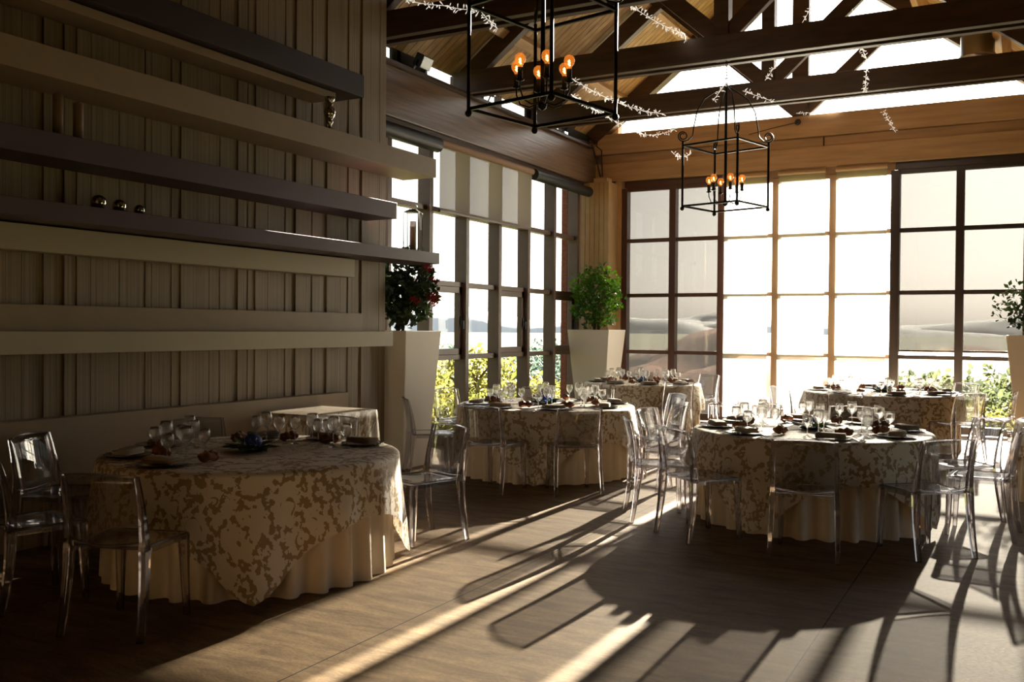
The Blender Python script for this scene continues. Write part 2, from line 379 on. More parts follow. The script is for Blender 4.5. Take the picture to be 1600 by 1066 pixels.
# ---- back glazing
COLX = [-6.354,-5.45,-4.57,-3.655,-2.74,-1.80,-.875,.05,.97,1.9,2.85]
GY = YB
def back_window(name, cols, label, fm, heavy):
    root = empty(name); tag(root, label, 'window', kind='structure')
    x0, x1 = COLX[cols[0]], COLX[cols[-1]]
    m = MB()
    for i in {'window_5':[0,1,2],'window_6':[3,4],'window_7':[5,6,7],'window_8':[8,9,10]}[name]:
        w = .068 if i in (2,5,7) else .058
        m.box(COLX[i]-w, COLX[i]+w, YB-.07, YB+.1, 0, 4.12)
    m.build('mullions', fm, root, bevel=.004)
    m = MB()
    for z in ROWS:
        h = .06 if z == ROWS[0] else .032
        m.box(x0+.03, x1-.03, YB-.05, YB+.05, z-h, z+h)
    m.box(x0, x1, YB-.06, YB+.05, 4.13, 4.25)
    m.build('rails', fm, root, bevel=.004)
    m = MB()
    for a, b in zip(cols[:-1], cols[1:]):
        for z0, z1 in zip(ROWS[:-1], ROWS[1:]):
            m.box(COLX[a]+.02, COLX[b]-.02, YB-.004, YB+.004, z0+.02, z1-.02)
    m.build('panes', GLASSW, root)
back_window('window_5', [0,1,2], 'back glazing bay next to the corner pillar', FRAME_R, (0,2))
back_window('window_6', [2,3,4,5], 'glowing middle bay of the back glazing', FRAME_GLARE, (2,5))
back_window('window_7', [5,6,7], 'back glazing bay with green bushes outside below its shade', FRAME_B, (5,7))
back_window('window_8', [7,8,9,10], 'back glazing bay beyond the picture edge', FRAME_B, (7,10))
o = boxes('wall_back', [(-6.5,-6.40,YB-.12,YB+.1,0,4.25),(-6.41,-6.35,YB-.03,YB+.1,4.0,4.25),(2.9,3.2,YB-.05,YB+.15,0,5.2),(XL-.2,-6.5,YB-.02,YB+.15,4.1,5.3)], PILLARM); tag(o, 'narrow beige strip of back wall beside the corner pillar', 'wall', kind='structure')
o = boxes('beam', [(XL,XR,YB-.16,YB+.1,4.25,4.58)], WOOD_T, bevel=.008); tag(o, 'lower tan timber header above the back glazing', 'beam', kind='structure')
boxes('packer', [(XL+.2,-2.9,YB-.1,YB+.1,4.585,4.74),(-2.88,XR,YB-.1,YB+.1,4.585,4.74)], WOOD_T, o, bevel=.004)
boxes('backing', [(XL,XR,YB+.101,YB+.12,4.5,4.8)], WOOD_D, o)
o = boxes('beam', [(XL,XR,YB-.18,YB+.1,4.745,5.1)], WOOD_T, bevel=.008); tag(o, 'upper tan timber header under the gable glass', 'beam', kind='structure')

# ---- gable: glass, frame members (built like a truss, see below) and roof
root = empty('window_9'); tag(root, 'triangular gable window under the roof', 'window', kind='structure')
m = MB(); zt = lambda x: roofz(x)-.02
m.add([(XL+.1,YB-.004,5.1),(.4,YB-.004,5.1),(RIDGE,YB-.004,zt(RIDGE)),(XL+.1,YB+.004,5.1),(.4,YB+.004,5.1),(RIDGE,YB+.004,zt(RIDGE))],[(0,1,2),(5,4,3),(0,3,4,1),(1,4,5,2),(2,5,3,0)])
m.build('pane', GLASSW, root)
m = MB()
for s in (-1,1):
    e = XL if s < 0 else .5
    m.bar((e, YB-.1, roofz(e)-.1), (RIDGE, YB-.1, roofz(RIDGE)-.1), .2, .34)
m.build('frame', WOOD_D, root)
def truss(yy, label, zc=4.83, gable=False):
    root = empty('roof_truss', (0,yy,0)); tag(root, label, 'roof truss', kind='structure')
    if not gable:
        for s in (-1,1):
            boxes('chord', [(XL, .5, s*.105-.05, s*.105+.05, zc, zc+.3)], WOOD_D, root, bevel=.006)
        for s in (-1,1):
            m = MB(); e = XL if s < 0 else .5
            m.bar((e, 0, zc+.14), (RIDGE, 0, zc+.14+ (roofz(RIDGE)-5.17)), .12, .26); m.build('rafter', WOOD_D, root, bevel=.006)
    boxes('king_post', [(RIDGE-.09, RIDGE+.09, -.09, .09, zc+.02, roofz(RIDGE)-.1)] if not gable else [(RIDGE-.13,RIDGE+.13,-.1,.06,5.1,roofz(RIDGE)-.1)], WOOD_D, root, bevel=.006)
    for s in (-1,1):
        m = MB(); m.bar((RIDGE+s*.06, 0, zc+.32), (RIDGE+s*1.62, 0, zc+.32+1.42), .1, .2); m.build('brace', WOOD_D, root, bevel=.006)
for yy, lb in ((15.86,'timber posts and braces against the gable window'),):
    truss(yy, lb, 4.85, True)
truss(13.65, 'dark timber roof truss nearest the gable window')
truss(11.3, 'dark timber roof truss the far iron lantern hangs from')
truss(8.95, 'dark timber roof truss at the end of the ribbed wall', 4.9)
truss(6.0, 'dark timber roof truss the near iron lantern hangs from', 4.9)
truss(3.4, 'dark timber roof truss above the camera', 4.9)
truss(.9, 'dark timber roof truss behind the others', 4.9)
for side, e in (('left', XL-.11), ('right', .5)):
    m = MB(); yy = YN
    while yy < YB+.1:
        w = .125
        a = Vector((e, yy+w/2, roofz(e) if side=='right' else 5.17-.76*.11)); b = Vector((RIDGE, yy+w/2, roofz(RIDGE)))
        m.bar(a + Vector((0,0,.06)), b + Vector((0,0,.06)), w-.012, .06)
        yy += w
    m.bar(Vector((e,(YN+YB)/2,a.z+.12)), Vector((RIDGE,(YN+YB)/2,b.z+.12)), YB-YN+.4, .06)
    o = m.build('ceiling_'+side, PLANK); tag(o, f'{side} golden boarded slope of the roof', 'ceiling', kind='structure')
    for k, t in enumerate((.2,.5,.8)):
        xx = e + (RIDGE-e)*t; zz = a.z + (b.z-a.z)*t
        sl = math.atan2(b.z-a.z, RIDGE-e)
        p = boxes('beam', [(-.07,.07,YN,YB-.05,-.21,-.03)], PURLIN, bevel=.005); p.location = (xx,0,zz+.06); p.rotation_euler.y = -sl if side=='left' else PI-sl
        if side == 'right': p.rotation_euler.y = -(sl-PI)
        tag(p, f'pale roof purlin on the {side} slope, {("lowest","middle","highest")[k]} of three', 'purlin', kind='structure')
o = boxes('ceiling_side', [(.45, XR+.2, YN-.2, YB+.2, 5.05, 5.2)], DARKWALL); tag(o, 'dark flat ceiling right of the roof slope', 'ceiling', kind='structure')

# ------------------------------------------------------------------ wall shelves (front face x, thickness, y end, z bottom/top)
SH = [(-5.80,7.58,3.88,4.10,PLUM,'dark plum wall shelf, topmost on the ribbed wall',2.2),
      (-5.90,7.26,3.86,4.02,BEIGE,'beige wall shelf just under the topmost dark one',2.2),
      (-5.75,8.82,3.26,3.465,BEIGE,'long beige wall shelf carrying the turned candle holder',2.2),
      (-5.80,8.15,2.735,2.905,PURPLE,'thick purple wall shelf carrying two pillar candles',2.2),
      (-5.75,8.90,2.307,2.429,PURPLE,'thin purple wall shelf carrying steel balls and glass lantern',2.2),
      (-6.06,7.78,2.11,2.295,CREAM,'broad cream wall bar under the steel balls',2.2),
      (-6.08,7.94,1.540,1.741,BEIGE,'beige wall bar above the lowest cream one',2.2),
      (-5.95,8.30,1.395,1.553,CREAM,'cream wall bar just above table height',2.2),
      (-6.08,7.70,.42,.93,BEIGE,'tall beige panel bar low on the ribbed wall behind the tables',2.2)]
SH[1] = (-5.90,7.26,3.80,3.87,BEIGE,SH[1][5],2.2)
for (fx, ye, z0, z1, mt, lb, ys) in SH:
    o = boxes('wall_shelf', [(XW+.001, fx, ys, ye, z0, z1)], mt, bevel=.004); tag(o, lb, 'shelf', 'bars and shelves on the ribbed wall')

# things on the shelves
for (yy, r, lb) in ((4.59,.056,'largest of three polished steel balls on thin purple shelf'),(4.77,.05,'middle one of three polished steel balls on thin purple shelf'),(4.95,.041,'smallest of three polished steel balls on thin purple shelf')):
    m = MB(); m.ball((0,0,0), r, 20, 14); o = m.build('steel_ball', STEEL, loc=(-5.9,yy,2.430+r)); tag(o, lb, 'ball', 'steel balls on the purple shelf')
t = empty('candle_holder', (-5.84,7.1,3.466)); tag(t, 'turned dark chrome candle holder on the long beige shelf', 'candle holder')
m = MB(); m.lathe([(0,0),(.055,0),(.05,.012),(.02,.03),(.016,.055),(.034,.08),(.034,.09),(.02,.105),(.05,.14),(.058,.18),(.045,.215),(.022,.235),(.03,.25),(.022,.265)], 18); m.build('stem', STEEL, t)
m = MB(); m.lathe([(.022,.265),(.045,.285),(.05,.32),(.044,.32),(.03,.285),(0,.28)], 18); m.build('cup', STEEL, t)
for (yy, h, lb) in ((4.3,.3,'pillar candle on the thick purple shelf, nearer the camera'),(4.46,.27,'slim pillar candle beside the other on the thick purple shelf')):
    t = empty('pillar_candle', (-5.95,yy,2.906)); tag(t, lb, 'candle', 'candles on the thick purple shelf')
    m = MB(); m.lathe([(0,0),(.036,0),(.036,h),(.03,h+.004),(.01,h-.006),(0,h-.006)], 16); m.build('wax', pbr('dim_brown_wax', (120,100,78), .6), t)
    m = MB(); m.tube([(0,0,h-.008),(.001,0,h+.008),(.004,0,h+.018)], .0015, 5); m.build('wick', BLACKP, t)
# glass lantern
t = empty('glass_lantern', (-5.92,8.62,2.431), .35); tag(t, 'square glass lantern with candle at the thin purple shelf end', 'lantern')
m = MB(); m.box(-.085,.085,-.085,.085,0,.015)
for sx in (-1,1):
    for sy in (-1,1): m.box(sx*.083-.004, sx*.083+.004, sy*.083-.004, sy*.083+.004, .015, .43)
m.build('frame', BLACK, t, bevel=.002)
m = MB()
for s in (-1,1): m.box(s*.082-.0015, s*.082+.0015, -.078,.078,.016,.425); m.box(-.078,.078, s*.082-.0015, s*.082+.0015,.016,.425)
m.build('panes', LANTG, t)
m = MB(); m.add([(-.088,-.088,.43),(.088,-.088,.43),(.088,.088,.43),(-.088,.088,.43),(-.03,-.03,.465),(.03,-.03,.465),(.03,.03,.465),(-.03,.03,.465)],[(3,2,1,0),(0,1,5,4),(1,2,6,5),(2,3,7,6),(3,0,4,7),(4,5,6,7)]); m.build('roof', BLACK, t)
m = MB(); m.tube([(.045*math.cos(a),0,.49+.04*math.sin(a)) for a in [i*2*PI/18 for i in range(19)]], .004, 6, caps=False); m.build('ring', STEEL, t)
m = MB(); m.lathe([(0,.016),(.036,.016),(.036,.33),(.03,.335),(0,.33)], 16); m.build('candle', CANDLE, t)

# ------------------------------------------------------------------ blinds
def blind(name, axis, a, b, pos, ztop, zbot, fabric, label, tube_mat, drop=True, r=.05, bar=True):
    t = empty('roller_blind'); tag(t, label, 'blind', 'roller blinds')
    P = (lambda u, v, z: (u, v, z)) if axis == 'x' else (lambda u, v, z: (v, u, z))
    m = MB(); m.tube([P(a,pos,ztop), P(b,pos,ztop)], r, 12); m.build('roller', tube_mat, t)
    if drop:
        m = MB(); th = .002
        if axis == 'x': m.box(a+.01, b-.01, pos-th, pos+th, zbot, ztop)
        else: m.box(pos-th, pos+th, a+.01, b-.01, zbot, ztop)
        m.build('fabric', fabric, t)
        if bar:
            m = MB()
            if axis == 'x': m.box(a+.005, b-.005, pos-.012, pos+.012, zbot-.03, zbot)
            else: m.box(pos-.012, pos+.012, a+.005, b-.005, zbot-.03, zbot)
            m.build('bottom_bar', FRAME, t)
    return t
blind('b','y', 10.52,13.19, XL+.19, 4.05,3.16, MESH_L, 'linen roller blind pulled down over the left glazing', pbr('linen_roll',(150,118,92),.7))
blind('b','y', 8.75,10.48, XL+.19, 4.0,3.9, MESH_L, 'rolled-up black blind above the red-flowered planter', BLACKP, False, .1)
blind('b','y', 13.25,15.38, XL+.19, 4.02,3.9, MESH_L, 'rolled-up black blind beside the corner pillar', BLACKP, False, .09)
YS = YB+.13
for i, lb in ((0,'grey mesh blind in the back pane nearest the corner pillar'),(1,'grey mesh blind in the back pane left of the glowing bay')):
    blind('b','x', COLX[i]+.02, COLX[i+1]-(.105 if i else .02), YS, 4.19, .12, MESH_D, lb, BLACKP, r=.04)
for i, lb in ((2,'bright white blind, left third of the glowing back bay'),(3,'bright white blind, middle third of the glowing back bay'),(4,'bright white blind, right third of the glowing back bay')):
    blind('b','x', COLX[i]+.05, COLX[i+1]-.105, YB-.13, 4.19, .1, MESH_W, lb, WOOD_T, r=.04, bar=False)
for i, lb in ((5,'grey mesh blind in the back pane right of the glowing bay'),(6,'grey mesh blind in the back pane above the right white planter'),(7,'grey mesh blind in the back pane beyond the right planter'),(8,'grey mesh blind two panes beyond the right planter'),(9,'grey mesh blind in the last back pane')):
    blind('b','x', COLX[i]+.02, COLX[i+1]-.02, YS, 4.19, 1.3, MESH_G, lb, BLACKP, r=.04)

# ------------------------------------------------------------------ iron lanterns
def iron_lantern(loc, rz, zhang, label):
    t = empty('iron_lantern', loc, rz); tag(t, label, 'chandelier', 'iron lantern chandeliers')
    a, H, r = .37, .73, .014
    m = MB()
    for sx in (-1,1):
        for sy in (-1,1):
            m.tube([(sx*a,sy*a,-.02),(sx*a,sy*a,H+.05)], r, 8); m.ball((sx*a,sy*a,-.03), .026, 10, 8)
    for z in (0,H):
        for s in (-1,1): m.bar((-a,s*a,z),(a,s*a,z),.022,.022); m.bar((s*a,-a,z),(s*a,a,z),.022,.022)
    m.build('cage', BLACK, t)
    top = H+.76
    for sx in (-1,1):
        for sy in (-1,1):
            m = MB(); d = Vector((sx,sy,0)).normalized(); R0 = a*math.sqrt(2); pts = []
            for i in range(22):
                an = -PI/2 + i/21*3.2*PI; q = .028+.034*(1-i/21)**1.0
                pts.append(d*(R0-.0+math.cos(an)*q*1.0) + Vector((0,0,H+.115+math.sin(an)*q)))
            pts.reverse()
            pts += [d*(R0-.06)+Vector((0,0,H+.06)), d*(R0-.12)+Vector((0,0,H+.12)), d*(R0-.13)+Vector((0,0,H+.22)), d*(R0-.17)+Vector((0,0,H+.42)), d*(R0-.26)+Vector((0,0,H+.57)), d*(R0-.38)+Vector((0,0,H+.65)), d*.02+Vector((0,0,H+.72))]
            m.tube(pts, .008, 6); m.build('scroll', BLACK, t)
    m = MB(); m.tube([(0,0,.04),(0,0,top)], .017, 8); m.lathe([(0,.0),(.03,.02),(.035,.05),(.02,.08),(.013,.09)], 12); m.build('rod', BLACK, t)
    m = MB()
    z = top
    m.tube([(.03*math.cos(q),0,z+.03+.03*math.sin(q)) for q in [i*PI/6 for i in range(13)]], .005, 6, caps=False); z += .055
    k = 0
    while z < zhang-.03:
        pts = [((.011*math.cos(q)) if k % 2 == 0 else 0, 0 if k % 2 == 0 else .011*math.cos(q), z+.022+.024*math.sin(q)) for q in [i*PI/4 for i in range(9)]]
        m.tube(pts, .0035, 5, caps=False); z += .036; k += 1
    m.build('chain', BLACK, t)
    for i in range(6):
        an = i*PI/3+.3; d = Vector((math.cos(an),math.sin(an),0))
        arm = MB(); arm.tube([Vector((0,0,.06))+d*.02, d*.1+Vector((0,0,.035)), d*.17+Vector((0,0,.06)), d*.2+Vector((0,0,.13)), d*.2+Vector((0,0,.18))], .006, 6)
        arm.lathe([(0,.175),(.03,.185),(.032,.192),(0,.19)], 12, (d.x*.2,d.y*.2,0)); arm.build('arm', BLACK, t)
        so = MB(); so.lathe([(0,.19),(.019,.19),(.019,.275),(0,.275)], 12, (d.x*.2,d.y*.2,0)); so.build('candle_tube', BLACKP, t)
        bu = MB(); bu.lathe([(0,.275),(.014,.276),(.018,.29),(.036,.315),(.04,.335),(.034,.358),(.018,.372),(0,.376)], 14, (d.x*.2,d.y*.2,0)); bo = bu.build('bulb', BULBG, t)
        fi = MB(); fi.tube([(d.x*.2+.006*math.cos(q*2),d.y*.2+.006*math.sin(q*2),.3+.035*q/6) for q in range(7)], .006, 5); fi.build('filament', FILA, bo)
    return t
iron_lantern((-3.2,11.3,3.09), math.radians(-14.5), 4.84, 'black iron box lantern with amber bulbs before back windows')
iron_lantern((-3.02,6.0,3.14), math.radians(-12), 4.91, 'black iron box lantern with amber bulbs nearer the camera')

# ------------------------------------------------------------------ fairy-light garlands
def garland(pts, label, sag=0, n=40, dens=1.0):
    t = empty('hanging_garland'); tag(t, label, 'garland', 'silver fairy-light garlands on the trusses')
    P = [Vector(p) for p in pts]; path = []
    for i in range(len(P)-1):
        for k in range(n):
            u = k/n; q = P[i].lerp(P[i+1], u); q.z -= sag*4*u*(1-u); path.append(q)
    path.append(P[-1])
    m = MB(); m.tube(path, .003, 5); m.build('wire', TINSEL, t)
    m = MB(); rn = random.Random(len(label))
    for i in range(len(path)-1):
        seg = (path[i+1]-path[i]).length
        for k in range(max(1, int(seg/.022*dens))):
            c = path[i].lerp(path[i+1], rn.random()); d = Vector((rn.uniform(-1,1),rn.uniform(-1,1),rn.uniform(-1,1))).normalized()
            e = c + d*rn.uniform(.025,.055); s = d.orthogonal().normalized()*.007; s2 = d.cross(s)*.6
            m.add([c, e+s, e+d*.015, e-s, e+s2, e-s2],[(0,1,2,3),(0,4,2,5)])
    m.build('leaf_sprays', TINSEL, t)
import_dir = None
F_ = Vector((-math.sin(math.radians(28.453))*math.cos(math.radians(.79)), math.cos(math.radians(28.453))*math.cos(math.radians(.79)), -math.sin(math.radians(.79))))
R0_ = Vector((math.cos(math.radians(28.453)), math.sin(math.radians(28.453)), 0)); U0_ = R0_.cross(F_)
c_, s_ = math.cos(math.radians(.418)), math.sin(math.radians(.418))
R_ = R0_*c_ + U0_*s_; U_ = U0_*c_ - R0_*s_
# garland points, measured: (x, y, z) in metres
GAR = [
 ([(-3.71,8.9,5.02),(-3.63,11.0,5.15),(-3.9,12.2,4.93)], .05, 'fairy-light garland from near truss dropping behind the far truss'),
 ([(-4.73,10.2,4.55),(-4.45,12.6,4.60)], .08, 'fairy-light garland sagging beside the near lantern toward the far truss'),
 ([(-4.6,9.9,4.28),(-4.88,13.0,4.42),(-4.55,13.4,4.55)], .03, 'fairy-light garland hanging lowest, reaching the truss nearest the gable'),
 ([(-3.96,11.6,3.84),(-3.66,11.4,3.79)], .04, 'short fairy-light strand on the far lantern left corner'),
 ([(-3.0,10.75,4.5),(-3.2,10.75,4.25)], .0, 'short fairy-light strand left of the far lantern rod'),
 ([(-3.12,11.75,4.58),(-2.78,11.95,4.45)], .0, 'short fairy-light strand right of the far lantern rod'),
 ([(-2.12,11.05,5.33),(-3.05,12.6,4.9)], .03, 'fairy-light strand from truss top slanting to gable post'),
 ([(-1.72,11.05,5.15),(-1.75,12.4,4.95),(-1.92,13.45,4.82)], .05, 'fairy-light strand crossing both far trusses on the right'),
 ([(-1.95,15.6,5.0),(-1.8,15.75,4.7)], .0, 'short fairy-light strand hanging down the tan header'),
 ([(-5.32,7.6,4.78),(-4.89,7.6,4.66),(-4.48,7.6,4.55),(-4.29,7.6,4.35)], .01, 'fairy-light garland in the dark roof left of the near lantern'),
 ([(-3.3,15.75,5.13),(-2.6,15.75,5.13)], .015, 'fairy-light strand lying along the top of the tan header'),
]
for pts, sag, lb in GAR: garland(pts, lb, sag, n=24)

# ------------------------------------------------------------------ floodlights on the beam, cable, dome camera, duct
def flood(yy, label, big):
    t = empty('floodlight', (XL+.1, yy, 4.861)); tag(t, label, 'spotlight', 'floodlights on the left beam')
    s = 1.0 if big else .75
    m = MB(); M = Matrix.Rotation(.5, 4, 'Y')
    m.box(-.08*s,.08*s,-.16*s,.16*s,-.11*s,.11*s, Matrix.Translation((.1*s,0,.2*s)) @ M); m.build('housing', BLACKP, t, bevel=.008)
    m = MB(); m.box(.081*s,.086*s,-.14*s,.14*s,-.095*s,.095*s, Matrix.Translation((.1*s,0,.2*s)) @ M); m.build('lens', LANTG, t)
    m = MB(); m.bar((.1*s,-.175*s,.2*s),(.0,-.175*s,.0),.03,.008); m.bar((.1*s,.175*s,.2*s),(.0,.175*s,.0),.03,.008); m.box(-.02,.02,-.18*s,.18*s,0,.008); m.build('bracket', BLACKP, t)
flood(10.15, 'black floodlight on the left beam nearest the ribbed wall', False)
flood(11.75, 'larger black floodlight on the left beam behind the near lantern', True)
flood(14.55, 'small black floodlight on the left beam near the corner', False)
m = MB(); pts = [(XL+.14, yy, 4.888+.012*math.sin(yy*5)) for yy in [13.9+i*.1 for i in range(16)]] + [(-6.78,15.42,4.9),(-6.76,15.43,4.82),(-6.7,15.44,4.6),(-6.62,15.46,4.28)]
m.tube(pts, .014, 6)
m.tube([(-6.75,15.6,4.95),(-6.72,15.5,4.84),(-6.6,15.45,4.75),(-6.58,15.45,4.28)], .012, 6)
o = m.build('cable', BLACKP); tag(o, 'dark cables running down the corner above the pillar', 'cable')
t = empty('dome_camera', (-3.28,15.79,4.985)); tag(t, 'small black dome camera on the tan header', 'camera')
m = MB(); m.ball((0,-.03,0),.05,14,10); m.build('dome', BLACKP, t); m = MB(); m.box(-.03,.03,-.03,.03,.03,.05); m.build('mount', BLACKP, t)
m = MB(); m.tube([(-.05,.0,0),(-.4,.0,-.05),(-.8,.01,-.12)], .006, 5); m.build('lead', BLACKP, t)
t = empty('ventilation_duct', (-.62,14.8,5.12)); tag(t, 'metal ventilation duct rising behind the trusses on the right', 'duct')
m = MB(); m.lathe([(0,0),(.22,0),(.22,.3),(.235,.31),(.235,.35),(.22,.36),(.22,.62),(0,.62)], 28); m.build('pipe', DUCT, t)
m = MB(); m.lathe([(.222,.12),(.24,.125),(.24,.155),(.222,.16)], 28); m.build('clamp', STEEL, t)

# ------------------------------------------------------------------ planters with plants
def leaf_cloud(m, pts, size, rn, n_per=1):
    for c in pts:
        d = Vector((rn.uniform(-1,1),rn.uniform(-1,1),rn.uniform(-.6,1))).normalized(); s = d.orthogonal().normalized()
        s = (s*math.cos(1.3*rn.random()*5) + d.cross(s)*math.sin(rn.random()*6)).normalized(); nrm = d.cross(s)
        L = size*rn.uniform(.7,1.25); w = L*.3
        m.add([c, c+d*L*.45+s*w+nrm*L*.06, c+d*L, c+d*L*.45-s*w+nrm*L*.06],[(0,1,2),(0,2,3)])
def planter(loc, rz, st, sb, h, label):
    t = empty('tall_planter', loc, rz); tag(t, label, 'planter', 'tall white planters')
    m = MB(); w = .03
    q = [(sb,0),(st,h),(st-w,h),(st-w-.02,h-.1)]
    vs = []; fs = []
    for (r, z) in q: vs += [(-r,-r,z),(r,-r,z),(r,r,z),(-r,r,z)]
    for i in range(3):
        for k in range(4): fs.append((i*4+k, i*4+(k+1)%4, (i+1)*4+(k+1)%4, (i+1)*4+k))
    fs.append((3,2,1,0)); m.add(vs, fs); m.build('pot', PLANTER, t, bevel=.006)
    r = st-w-.021; m = MB(); m.box(-r,r,-r,r,h-.14,h-.1); m.build('soil', SOIL, t)
    return t
planter((-6.36,8.97,0), 0, .36, .25, 1.56, 'tall white tapered planter with red flowers beside the ribbed wall')
planter((-6.46,14.98,0), 0, .38, .24, 1.58, 'tall white tapered planter in the far corner with round shrub')
planter((.24,14.7,0), 0, .45, .28, 1.55, 'tall white tapered planter cut by the right picture edge')
def shrub(loc, label, R, H, z0, lm, nleaf, size, rn, blossoms=0, name='potted_shrub', bias=(0,0), clear_of=lambda p: False):
    t = empty(name, loc); tag(t, label, 'plant', 'plants in the tall planters')
    m = MB(); tips = []
    for i in range(14):
        a = rn.uniform(0,2*PI); q = rn.uniform(.15,1)
        e = Vector((R*q*math.cos(a)*.8+bias[0]*q, R*q*math.sin(a)*.8+bias[1]*q, z0+H*rn.uniform(.25,.95)))
        m.tube([(0.03*math.cos(a),.03*math.sin(a),0), Vector((e.x*.3,e.y*.3,e.z*.5)), e], [.014,.009,.004], 5); tips.append(e)
    m.build('stems', BARK, t)
    m = MB(); pts = []
    while len(pts) < nleaf:
        d = Vector((rn.uniform(-1,1),rn.uniform(-1,1),rn.uniform(-1,1)))
        if d.length > 1: continue
        if d.length < .35 and rn.random() < .7: continue
        wob = 1+.25*noise.noise(d*2.5+Vector((R*9,0,0)))
        p = Vector((d.x*R*wob+bias[0], d.y*R*wob+bias[1], z0+H*.5+d.z*H*.5*wob))
        if not clear_of(p): pts.append(p)
    leaf_cloud(m, pts, size, rn); m.build('foliage', lm, t)
    for b in range(blossoms):
        m = MB(); th = rn.uniform(-.9,.2); c = Vector((R*1.02*math.cos(th)+bias[0], R*1.02*math.sin(th)+bias[1], z0+H*rn.uniform(.35,.8)))
        for k in range(14):
            a = k*2.4; rr = .014+.005*k; d = Vector((.6+math.cos(a)*.7, -.8+math.cos(a)*.4+k*.02, math.sin(a)*.8)).normalized()
            s = d.orthogonal().normalized()*.03
            p = c + d*rr; m.add([p-s, p+d*.02-s*.3, p+s, p-d*.01],[(0,1,2,3)])
        m.build('blossom', PETAL_R, t)
    return t
shrub((-6.46,14.98,1.49), 'round bright green shrub in the far corner planter', .46, 1.12, .08, LEAF_G, 1500, .085, random.Random(5))
shrub((-6.36,9.0,1.47), 'dark leafy plant with crimson flowers in planter by the ribbed wall', .34, 1.0, .06, LEAF_D, 1150, .1, random.Random(11), 6, 'flowering_plant', bias=(.06,.05), clear_of=lambda p: p.z < .2 and math.hypot(p.x,p.y) > .2 or (p.y < .08 and p.x > -.1 and .68 < p.z < 1.14) or p.z < .12)
shrub((.24,14.7,1.46), 'leafy sprays reaching into view at the right picture edge', .5, .75, .1, LEAF_D, 420, .085, random.Random(8), 0, 'potted_shrub', bias=(-.12,0))
# long sprays of the flowering plant and of the right plant
# ------------------------------------------------------------------ tables
TR = .97; TZ = .755
def under_cloth_mesh(r, h, nf, seed):
    m = MB(); rn = random.Random(seed); nt_ = 288; ph = [rn.uniform(0,2*PI) for _ in range(5)]
    rows = [(0,0)] + [(i/9,) for i in range(10)]
    vs = [(0,0,h)]; fs = []
    zs = [h] + [h-.01-(h-.012)*(i/9) for i in range(10)]
    for j, z in enumerate(zs):
        u = max(0, (j-1)/9) if j else 0
        for k in range(nt_):
            a = 2*PI*k/nt_
            f = math.sin(nf*a+ph[0]+.8*math.sin(3*a+ph[1])) + .5*math.sin(nf*1.6*a+ph[2]) if False else (math.sin(nf*a+ph[0]+.9*math.sin(3*a+ph[1])+.5*math.sin(5*a+ph[3])))
            f = math.copysign(abs(f)**.75, f)
            am = .044*min(1, u*2.0+.05) * (.75+.35*math.sin(2*a+ph[4]))
            rad = r-.056 + (0 if j == 0 else .004) + am*f*(1 if j > 0 else 0) + .02*u*u
            if j == 0: rad = r-.07
            vs.append((rad*math.cos(a), rad*math.sin(a), z))
    for k in range(nt_): fs.append((0, 1+k, 1+(k+1)%nt_))
    for j in range(len(zs)-1):
        for k in range(nt_): fs.append((1+j*nt_+k, 1+(j+1)*nt_+k, 1+(j+1)*nt_+(k+1)%nt_, 1+j*nt_+(k+1)%nt_))
    m.add(vs, fs, True); return m
def overlay_mesh(r, top, half, rot, seed, nf=15):
    """square damask cloth over a round top: the corners hang lowest"""
    m = MB(); m.uv = []; rn = random.Random(seed); nt_ = 320; ph = [rn.uniform(0,2*PI) for _ in range(5)]
    vs = [(0,0,top)]; m.uv.append((0,0)); fs = []
    ring_r = [.35*r, .7*r, r-.03]; arc = 5; hang = 12; rows = len(ring_r)+arc+hang
    for j in range(rows):
        for k in range(nt_):
            a = 2*PI*k/nt_; b = a-rot
            c4 = max(abs(math.cos(b)), abs(math.sin(b))); corner = max(0, (1/c4-1)/.4142)
            L = half/c4 - r
            L = L if L < .6 else .6 + (.145)*(1-math.exp(-(L-.6)/.145))
            L *= 1+.03*math.sin(7*b+ph[3])
            if j < 3: rad = ring_r[j]; z = top; R = rad
            elif j < 3+arc:
                q = (j-2)/arc*PI/2; rad = r-.03+.045*math.sin(q); z = top-.03*(1-math.cos(q)); R = r-.03+.047*q
            else:
                u = (j-2-arc)/hang; s = L*u; z = top-.03-(L-.03)*u
                f = math.sin(nf*a+ph[0]+1.1*math.sin(2*a+ph[1])+.6*math.sin(5*a+ph[2]))
                cf = math.cos(8*(b)) * corner
                am = (.030*(.65+.35*math.sin(3*a+ph[4])))*min(1,u*1.5)
                rad = r+.015 + am*(1+f) + .032*corner*max(0,cf)*u + .05*s*(.3+.7*corner)
                R = r+.04+s
            vs.append((rad*math.cos(a), rad*math.sin(a), z)); m.uv.append((R*math.cos(a)+seed*3.3, R*math.sin(a)+seed*1.7))
    for k in range(nt_): fs.append((0, 1+k, 1+(k+1)%nt_))
    for j in range(rows-1):
        for k in range(nt_): fs.append((1+j*nt_+k, 1+(j+1)*nt_+k, 1+(j+1)*nt_+(k+1)%nt_, 1+j*nt_+(k+1)%nt_))
    m.add(vs, fs, True); return m
TABLES = [((-4.57,4.77), .97, -46, 'by the ribbed shelf wall', 1), ((-4.68,9.44), .97, -70, 'by the side windows', 2), ((-1.59,8.30), .97, -15, 'amid the sunlit floor', 3),
          ((-5.3,14.12), .9, -30, 'at the corner planter', 4), ((-1.72,13.95), 1.03, -35, 'before the back windows', 5), ((.92,10.35), .97, -20, 'at the right picture edge', 6)]
